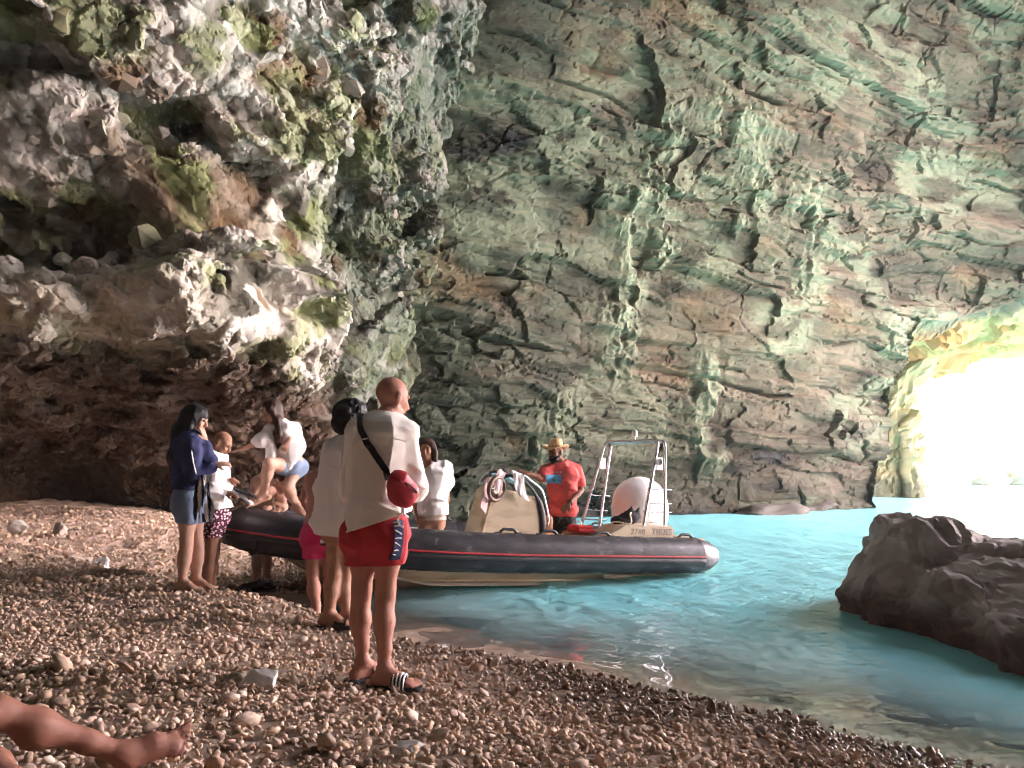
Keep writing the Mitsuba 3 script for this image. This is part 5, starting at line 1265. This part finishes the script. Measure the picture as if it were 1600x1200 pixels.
# --- the woman climbing into the boat
def woman_climb():
    t = thing('person', 'woman in open white shirt stepping into the boat, one knee raised', 'person')
    y = 8.35
    J = dict(fw=V3(-.75, -.55, -.12), look=V3(-.72, -.45, -.52), hup=unit(V3(-.35, -.2, .9)), pel=P_(456, 722, y), chest=P_(440, 686, y - .08), neck=P_(432, 661, y - .12), head=P_(424, 643, y - .18))
    J['hipR'] = P_(446, 728, y - .08); J['hipL'] = P_(461, 730, y + .06)
    J['kneeR'] = P_(419, 724, y - .40); J['ankR'] = P_(413, 771, y - .20); J['toeR'] = V3(-.85, -.35, -.38)
    J['kneeL'] = P_(449, 762, y - .10); J['ankL'] = P_(463, 788, y + .06); J['toeL'] = V3(.75, -.45, -.25)
    J['shR'] = P_(423, 674, y - .20); J['shL'] = P_(459, 670, y + .06); J['elR'] = P_(405, 690, y - .28); J['elL'] = P_(463, 697, y - .06); J['wrR'] = P_(384, 700, y - .30); J['wrL'] = P_(452, 686, y - .22)
    J['hdR'] = V3(-.93, -.1, -.22); J['hnR'] = V3(-.1, -.25, .95); J['curlR'] = .12; J['hdL'] = V3(-.35, -.3, -.75); J['hnL'] = V3(.5, -.8, .1); J['curlL'] = .25
    f = body_field(J, .0075, .97, fem=True, lthick=1.02, athick=.85)
    calf(f, J, 'R', .95, unit(J['hipR'] - J['kneeR']) * .8, .05); calf(f, J, 'L', .95, V3(.3, .4, 0), .05)
    part(t, 'body', f.mesh(), 'skin_fair', smooth=True)
    face_bits(t, J['head'], J['look'], J['hup'], s=.97)
    up = unit(J['chest'] - J['pel']); r = unit(np.cross(J['fw'], up)); M = np.stack([np.cross(up, r), r, up], 1)
    g = Field(.0075, .03); g.ball((J['hipR'] + J['hipL']) / 2 + up * .03, V3(.14, .17, .115), M, .05)
    for sd in 'RL':
        d = J['knee' + sd] - J['hip' + sd]; g.limb((J['hip' + sd] + up * .01, .100), (J['hip' + sd] + d * .22, .098), k=.03); g.ball(J['hip' + sd] + V3(.04, .03, .0), .098, None, .04)
    g.cut(J['pel'] + up * .095, up).also(wrinkle(.005, 71, 8, 4))
    part(t, 'shorts', g.mesh(), 'denim', smooth=True)
    q = Field(.0075, .035)
    q.ball(J['chest'] + up * .05 + M[:, 0] * -.03, V3(.12, .185, .15), M, .05).ball(J['chest'] - up * .10 - M[:, 0] * .02, V3(.15, .18, .16), M, .05)
    q.limb((J['neck'] - up * .05 - M[:, 0] * .03, .07), (J['shR'], .066), k=.05).limb((J['neck'] - up * .05 - M[:, 0] * .03, .07), (J['shL'], .068), k=.05)
    q.limb((J['shR'], .066), (J['elR'], .058), (J['elR'] * .8 + J['wrR'] * .2, .052), k=.03).limb((J['shL'], .07), (J['elL'], .075), (J['elL'] * .5 + J['wrL'] * .5, .07), k=.04)
    q.limb((P_(448, 690, y - .14), .075), (P_(453, 712, y - .12), .078), (P_(449, 726, y - .14), .060), k=.05).limb((P_(424, 688, y - .22), .055), (P_(424, 712, y - .22), .05), k=.04)
    q.ball(P_(436, 683, y - .30), V3(.034, .15, .12), M, .03, cut=True)
    q.also(wrinkle(.024, 73, 5, 2.2, .4))
    part(t, 'shirt', q.mesh(), 'shirt_white', smooth=True)
    tp = Field(.0075, .03)
    for e in (1, -1): tp.ball(J['chest'] + M[:, 0] * .088 + M[:, 1] * e * .07 - up * .005, V3(.066, .068, .070), M, .03)
    tp.limb((J['chest'] + M[:, 0] * .09 - up * .03, .06), (J['chest'] + M[:, 0] * .075 - up * .07, .05)); tp.cut(J['chest'] + up * .035, up)
    part(t, 'top', tp.mesh(), 'black_cloth', smooth=True)
    hf = Field(.0075, .03); c = J['head']; fw, rr, u = orient(J['look'], J['hup'])
    hf.ball(c + .040 * u - .026 * fw, V3(.095, .086, .086), np.stack([fw, rr, u], 1), .03)
    hf.limb((c - .06 * fw + .0 * u, .072), (c - .07 * fw - .10 * UP, .065), (c - .045 * fw - .21 * UP, .050), (P_(434, 688, y - .26), .03), k=.03)
    hf.limb((c + .015 * fw - rr * .078 + .03 * u, .026), (c + .01 * fw - rr * .082 - .10 * u, .032), (P_(436, 680, y - .28), .035), k=.03).limb((c + .015 * fw + rr * .074 + .035 * u, .02), (c - .01 * fw + rr * .072 - .06 * u, .022), k=.03)
    hf.also(lambda P: -.018 * (ridge(P * np.array([22, 22, 3]), 2, 4) - .5))
    part(t, 'hair', hf.mesh(), 'hair_brown', smooth=True)
woman_climb()

# --- the man who steadies the bow on its far side
def man_bow():
    t = thing('person', 'shirtless man bending over on the far side of the bow below the climbing woman', 'person')
    y = 8.75
    J = dict(fw=V3(.75, -.55, -.3), look=V3(.7, -.35, -.6), hup=unit(V3(.6, -.3, .6)), pel=P_(402, 812, y + .05), chest=P_(413, 763, y - .12), neck=P_(428, 748, y - .28), head=P_(441, 752, y - .40))
    aR = V3(*P_(400, 915, y - .10)); aR[2] = float(ground(aR[0], aR[1])); aL = V3(*P_(417, 912, y + .08)); aL[2] = float(ground(aL[0], aL[1]))
    J['ankR'] = aR + V3(0, 0, .09); J['ankL'] = aL + V3(0, 0, .09)
    J['hipR'] = P_(397, 820, y - .03); J['hipL'] = P_(412, 820, y + .12); J['kneeR'] = P_(402, 868, y - .16); J['kneeL'] = P_(417, 868, y + .0)
    J['toeR'] = V3(-.7, -.7, 0); J['toeL'] = V3(.6, -.75, 0)
    J['shR'] = P_(402, 752, y - .30); J['shL'] = P_(436, 768, y + .0); J['elR'] = P_(388, 783, y - .42); J['elL'] = P_(444, 792, y - .18); J['wrR'] = P_(424, 786, y - .50); J['wrL'] = P_(436, 796, y - .42)
    J['hdR'] = V3(.9, -.1, -.1); J['hnR'] = V3(0, -.3, .9); J['hdL'] = V3(-.5, -.6, -.1); J['hnL'] = V3(0, -.2, 1)
    f = body_field(J, .008, 1.0, fat=1.1, athick=1.12)
    part(t, 'body', f.mesh(), 'skin_fair', smooth=True)
    hf = Field(.008, .03); fw, r, u = orient(J['look'], J['hup']); hf.ball(J['head'] + .035 * u - .02 * fw, V3(.100, .082, .085), np.stack([fw, r, u], 1)); hf.cut(J['head'] + .07 * fw, fw); part(t, 'hair', hf.mesh(), 'hair_brown', smooth=True)
    g = Field(.008, .03); M = np.stack([unit(V3(.75, -.55, 0)), unit(V3(-.55, -.75, 0)), UP], 1)
    g.ball((J['hipR'] + J['hipL']) / 2 + UP * .04, V3(.15, .19, .14), M, .05)
    for sd in 'RL':
        d = J['knee' + sd] - J['hip' + sd]; g.limb((J['hip' + sd], .106), (J['hip' + sd] + d * .8, .092), k=.03)
    g.cut(P_(402, 806, y), UP); part(t, 'shorts', g.mesh(), 'shorts_black', smooth=True)
    for sd, an in (('R', aR), ('L', aL)):
        d = unit(J['toe' + sd]); q = Field(.008, .03); q.limb((an + UP * .05 - d * .05, .052), (an + UP * .045 + d * .10, .048), (an + UP * .035 + d * .18, .038)).limb((an + UP * .06, .05), (an + UP * .12, .045)); q.cut(an, -UP)
        part(t, 'water_shoe', q.mesh(), 'black_rubber', smooth=True)
man_bow()

# --- the woman in the white tee standing in the boat
def woman_tee():
    t = thing('person', 'brown-haired woman in loose white tee standing in the boat behind the bald man', 'person')
    y = 8.75
    J = dict(fw=V3(-.35, -.9, 0), look=V3(-.12, -.98, -.06), pel=P_(673, 808, y), chest=P_(674, 752, y), neck=P_(670, 722, y - .02), head=P_(667, 703, y - .05))
    J['hipR'] = P_(664, 818, y); J['hipL'] = P_(682, 818, y + .03); J['kneeR'] = P_(663, 868, y - .05); J['kneeL'] = P_(683, 868, y); J['ankR'] = P_(664, 918, y); J['ankL'] = P_(684, 918, y + .03); J['toeR'] = J['toeL'] = V3(-.3, -.9, 0)
    J['shR'] = P_(653, 732, y - .03); J['shL'] = P_(695, 733, y + .03); J['elR'] = P_(647, 770, y - .02); J['elL'] = P_(698, 770, y + .06); J['wrR'] = P_(651, 800, y - .1); J['wrL'] = P_(696, 799, y + .0)
    J['hdL'] = V3(-.2, -.2, -.9); J['hnL'] = V3(.9, -.3, -.2); J['hdR'] = V3(.1, -.3, -.9); J['hnR'] = V3(-.9, -.3, .2)
    f = body_field(J, .0078, .96, fem=True, athick=.9)
    part(t, 'body', f.mesh(), 'skin_tan', smooth=True)
    face_bits(t, J['head'], J['look'], s=.96)
    M = np.stack([unit(J['fw']), unit(np.cross(J['fw'], UP)), UP], 1)
    g = Field(.008, .03); g.ball((J['hipR'] + J['hipL']) / 2 + UP * .05, V3(.14, .18, .13), M, .05)
    for sd in 'RL': g.limb((J['hip' + sd], .10), (J['hip' + sd] - UP * .03, .10))
    g.cut(P_(673, 812, y), -UP).also(wrinkle(.006, 81)); part(t, 'shorts', g.mesh(), 'beige_cotton', smooth=True)
    q = Field(.0078, .05)
    q.ball(J['chest'] + UP * .05, V3(.15, .19, .15), M, .06).ball(J['chest'] - UP * .13, V3(.155, .185, .20), M, .06).ball(J['pel'] + UP * .07, V3(.155, .19, .15), M, .05)
    q.limb((J['neck'] - UP * .06, .075), (J['shR'], .07), k=.05).limb((J['neck'] - UP * .06, .075), (J['shL'], .07), k=.05)
    for sd in 'RL': q.limb((J['sh' + sd], .074), (J['el' + sd] * .62 + J['sh' + sd] * .38, .080), k=.04)
    q.ball(J['neck'] + unit(J['fw']) * .09 - UP * .01, V3(.09, .07, .07), M, .02, cut=True)
    for sd in 'RL': q.cut(J['el' + sd] + UP * .0, unit(J['el' + sd] - J['sh' + sd])) if False else None
    q.also(wrinkle(.026, 83, 5, 2.0, .5)).cut(P_(673, 804, y), V3(0, 0, -1))
    part(t, 'tee', q.mesh(), 'shirt_white', smooth=True)
    hf = Field(.0075, .03); c = J['head']; fw, r, u = orient(J['look'])
    hf.ball(c + .042 * u - .028 * fw, V3(.096, .088, .084), np.stack([fw, r, u], 1), .03)
    for e in (1, -1): hf.limb((c + .02 * fw + e * r * .074 + .05 * u, .024), (c + .01 * fw + e * r * .088 - .03 * u, .030), (c + .0 * fw + e * r * .086 - .11 * u, .032), k=.03)
    hf.limb((c - .07 * fw, .07), (c - .06 * fw - .10 * u, .065), k=.03).also(lambda P: -.018 * (ridge(P * np.array([22, 22, 3]), 2, 4) - .5))
    part(t, 'hair', hf.mesh(), 'hair_brown', smooth=True)
woman_tee()

# --- the helmsman
def captain():
    t = thing('person', 'bearded man in red tee and straw hat standing in the boat', 'person')
    y = 9.95
    J = dict(fw=V3(-.55, -.8, 0), look=V3(-.6, -.78, -.12), pel=P_(878, 808, y), chest=P_(879, 750, y), neck=P_(875, 720, y - .02), head=P_(868, 706, y - .05))
    J['hipR'] = P_(867, 818, y - .03); J['hipL'] = P_(887, 818, y + .05); J['kneeR'] = P_(865, 862, y - .08); J['kneeL'] = P_(889, 862, y); J['ankR'] = P_(866, 912, y); J['ankL'] = P_(890, 912, y + .05); J['toeR'] = V3(-.7, -.7, 0); J['toeL'] = V3(-.3, -.9, 0)
    J['shR'] = P_(855, 733, y - .08); J['shL'] = P_(900, 735, y + .06); J['elR'] = P_(846, 748, y - .20); J['elL'] = P_(908, 766, y - .02); J['wrR'] = P_(829, 741, y - .30); J['wrL'] = P_(889, 787, y - .27)
    J['hdR'] = V3(-.90, -.1, .28); J['hnR'] = V3(-.2, .3, -.9); J['sideR'] = 1; J['curlR'] = .10; J['hdL'] = V3(-.6, -.3, -.55); J['hnL'] = V3(-.3, -.85, .3); J['curlL'] = .5
    f = body_field(J, .0078, 1.0, fat=1.15, w=1.08)
    part(t, 'body', f.mesh(), 'skin_brown', smooth=True)
    face_bits(t, J['head'], J['look'], lips=False)
    M = np.stack([unit(J['fw']), unit(np.cross(J['fw'], UP)), UP], 1)
    g = Field(.008, .03); g.ball((J['hipR'] + J['hipL']) / 2 + UP * .05, V3(.16, .195, .14), M, .05)
    for sd in 'RL': g.limb((J['hip' + sd], .112), (J['hip' + sd] * .35 + J['knee' + sd] * .65, .10), k=.02)
    g.cut(P_(878, 850, y), -UP).also(wrinkle(.008, 91)); part(t, 'shorts', g.mesh(), 'camo_cloth', smooth=True)
    q = Field(.0078, .05)
    q.ball(J['chest'] + UP * .05, V3(.16, .21, .16), M, .06).ball(J['chest'] - UP * .13, V3(.165, .20, .22), M, .06).ball(J['pel'] + UP * .08, V3(.165, .205, .16), M, .05)
    q.limb((J['neck'] - UP * .05, .08), (J['shR'], .074), k=.05).limb((J['neck'] - UP * .05, .08), (J['shL'], .074), k=.05)
    q.limb((J['shR'], .078), (J['shR'] * .25 + J['elR'] * .75, .074), k=.03).limb((J['shL'], .078), (J['shL'] * .4 + J['elL'] * .6, .078), k=.03)
    q.cut(P_(878, 806, y), V3(0, 0, -1)).cut(J['neck'] + UP * .0, V3(-.2, -.3, 1)).also(wrinkle(.020, 93, 5, 2.0, .5))
    tee = part(t, 'tee', q.mesh(), 'tee_red', smooth=True)
    # print: a flat blue rectangle with a white line of lettering above it, laid on the chest
    ctr = P_(865, 748, y); fwd = unit(V3(-.5, -.86, 0)); rgt = unit(np.cross(fwd, UP)); lft = -rgt
    def onchest(u, v, out):
        p = ctr + lft * u + UP * v
        for s_ in np.linspace(.40, .0, 120):
            pass
        return p
    tv = scene[tee]['filename']; vv = meshkit.WRITTEN[tv][0].astype(float)
    tree_ = cKDTree(vv)
    ca = (CAM - ctr); ca[2] = 0; ca = unit(ca); la = unit(np.cross(ca, UP)) * -1
    def stick(pts, lift):
        out = []
        for p in pts:
            rel = vv - p; dd = np.linalg.norm(rel - np.outer(rel @ ca, ca), axis=1); near = dd < .02
            k_ = (rel[near] @ ca).max() if near.any() else .15
            out.append(p + ca * (k_ + lift))
        return np.array(out)
    axu = -la if (P_(880, 748, y) - ctr) @ la < 0 else la
    U, W = np.meshgrid(np.linspace(-.105, .105, 12), np.linspace(-.062, .062, 8), indexing='ij')
    pts = (ctr + U[..., None] * axu + W[..., None] * UP).reshape(-1, 3)
    sheet = gaussian_filter(stick(pts, .004).reshape(12, 8, 3), (1, 1, 0))
    part(tee, 'print', cat(trimesh.Trimesh(*gridmesh(sheet), process=False), trimesh.Trimesh(*gridmesh(sheet - ca * .012), process=False)), 'print_blue', smooth=True)
    rr_ = np.random.default_rng(2)
    for i in range(8):
        u0 = -.10 + i * .026; w0 = .018 if i % 3 else .012
        b = stick([ctr + axu * (u0 + w0 / 2) + UP * .085], .006)[0]
        part(tee, 'print_letter', rbox((w0, .006, .014), .002, b), 'print_blue' if False else 'white_paint')
    for i in range(3):
        p0 = stick([ctr + axu * (-.08 + .07 * i) - UP * .02], .010)[0]; p1 = stick([ctr + axu * (-.03 + .05 * i) - UP * (.005 + .012 * i)], .010)[0]
        part(tee, 'print_mark', tube([p0, p1], .004, 6), 'navy', smooth=True)
    bd = Field(.006, .02); fw, r, u = orient(J['look'])
    bd.limb((J['head'] - .05 * u + .02 * fw + .062 * r, .016), (J['head'] - .085 * u + .06 * fw + .035 * r, .026), (J['head'] - .105 * u + .080 * fw, .032), (J['head'] - .085 * u + .06 * fw - .035 * r, .026), (J['head'] - .05 * u + .02 * fw - .062 * r, .016)).limb((J['head'] - .044 * u + .098 * fw + .025 * r, .009), (J['head'] - .040 * u + .104 * fw, .010), (J['head'] - .044 * u + .098 * fw - .025 * r, .009))
    part(t, 'beard', bd.mesh(), 'hair_black', smooth=True)
    hat = lathe([(0, .118), (.045, .122), (.075, .108), (.086, .07), (.094, .012), (.098, .0), (.13, -.008), (.168, .002), (.170, .008), (.13, .0), (.10, .008), (.092, .012)], 40)
    v = hat.vertices; a = np.arctan2(v[:, 1], v[:, 0]); rad = np.hypot(v[:, 0], v[:, 1])
    v[:, 2] += np.where(rad > .1, .035 * np.cos(2 * a) * -((rad - .1) / .07), 0) - .02 * (rad < .05) * (np.abs(v[:, 1]) < .03)
    fw, r, u = orient(J['look'] + V3(0, 0, .1))
    hat.apply_transform(basis(J['head'] + u * .055 - fw * .008, fw, -r, u))
    hh = thing('hat', 'straw hat with curled brim on the head of the bearded man', 'hat')
    part(hh, 'crown', hat, 'straw', smooth=40)
    part(hh, 'hat_band', trimesh.creation.torus(.096, .008, 36, 8).apply_transform(basis(J['head'] + u * .075 - fw * .008, fw, -r, u)), 'tan_leather', smooth=True)
    part(t, 'watch', trimesh.creation.torus(.031, .009, 24, 8).apply_transform(basis(J['wrL'] - unit(J['wrL'] - J['elL']) * .02, *np.array(orient(unit(J['wrL'] - J['elL']), V3(0, 1, .2)))[[1, 2, 0]])), 'black_rubber', smooth=True)
captain()

# --- the sitter whose legs show at the lower left
def sitter():
    t = thing('person', 'bare legs of a person sitting on the pebbles in the lower left corner', 'person')
    f = Field(.0062, .03)
    hipA, kneeA, ankA = V3(-1.95, 1.55, .55), P_(-6, 1112, 2.50), P_(192, 1185, 2.72)
    hipB, kneeB, ankB = V3(-1.75, 1.45, .52), P_(-14, 1200, 2.12), P_(80, 1330, 1.85)
    gA, gB = float(ground(ankA[0], ankA[1])), float(ground(ankB[0], ankB[1]))
    ankA[2] = max(ankA[2], gA + .055); ankB[2] = max(gB + .05, ankB[2])
    for h_, k_, a_ in ((hipA, kneeA, ankA), (hipB, kneeB, ankB)):
        leg(f, h_, k_, a_, 1.0, .86)
        f.ball(k_ * .66 + a_ * .34 + V3(-.010, -.010, -.018), V3(.038, .038, .038), None, .07)
    upA = unit(V3(.35, .05, .95)); dA = unit(V3(.80, .52, .10))
    # foot resting on its heel, toes up
    def footup(a, toe, side):
        d = unit(toe - a); r = side
        sole = -np.cross(r, d) if False else None
        f.limb((a, .037), (a + d * .0 + V3(.012, .01, -.030), .034), k=.02)
        f.limb((a, .036), (a + d * .10 + V3(-.005, 0, .015), .033), (a + d * .165, .024), k=.025)
        f.limb((a + V3(.02, .01, -.022), .030), (a + d * .16 + r * .012, .023), k=.025).limb((a + d * .16 + r * .028, .019), (a + d * .16 - r * .028, .019), k=.015)
        for o, L, rr in ((-.036, .066, .0135), (-.013, .062, .0096), (.008, .056, .0092), (.027, .047, .0088), (.044, .036, .0085)):
            f.limb((a + d * .155 + r * o, rr), (a + d * (.155 + L * .6) + r * o * 1.05 + V3(.0, 0, .008), rr), (a + d * (.155 + L) + r * o * 1.05 + V3(-.004, 0, .016), rr * .95), k=.004)
    toe = P_(300, 1156, 2.86)
    footup(ankA, toe, unit(np.cross(unit(toe - ankA), V3(.75, -.2, .6))))
    footup(ankB, ankB + V3(.17, .12, .10), unit(V3(.3, -.8, .2)))
    pel, chest = V3(-2.0, 1.35, .60), V3(-2.25, 1.05, 1.05)
    f.ball(pel, V3(.15, .19, .15), None, .06).ball((pel + chest) / 2, V3(.13, .16, .22), None, .08).ball(chest, V3(.15, .19, .2), None, .08)
    head(f, V3(-2.25, 1.0, 1.42), V3(.8, .6, -.1)); f.limb((chest, .09), (V3(-2.25, 1.0, 1.34), .055), k=.05)
    for s_ in ((.1, -.15), (-.1, .15)):
        a_ = chest + V3(s_[0] * 1.2, s_[1] * 1.2, .12); e_ = a_ + V3(-.12 + s_[0], -.1 + s_[1] * .3, -.26); w_ = e_ + V3(.02, -.1, -.22); arm(f, a_, e_, w_); f.limb((chest + UP * .1, .06), (a_, .056), k=.05)
        hand(f, w_, V3(.3, -.5, -.6), V3(.2, -.7, .6))
    part(t, 'body', f.mesh(), 'skin_dusky', smooth=True)
    g = Field(.009, .04); g.ball(pel, V3(.17, .205, .16), None, .06)
    for h_, k_ in ((hipA, kneeA), (hipB, kneeB)): g.limb((h_, .11), (h_ * .6 + k_ * .4, .10))
    part(t, 'shorts', g.mesh(), 'shorts_black', smooth=True)
sitter()
# ---------------------------------------------------------------- a thin veil added to the air for the lens glow round the mouth
scene['glare_air'] = {'type': 'homogeneous', 'albedo': {'type': 'rgb', 'value': [.95, .95, .95]}, 'sigma_t': .0006}
scene['glare_haze'] = {'type': 'cube', 'to_world': T().translate([60, 45, 9]).scale([100, 110, 14]), 'bsdf': {'type': 'null'}, 'interior': {'type': 'ref', 'id': 'glare_air'}}
labels['glare_haze'] = {'kind': 'stuff', 'label': 'thin veil added to the air for the glow around the cave mouth'}
scene['camera']['medium'] = {'type': 'ref', 'id': 'glare_air'}
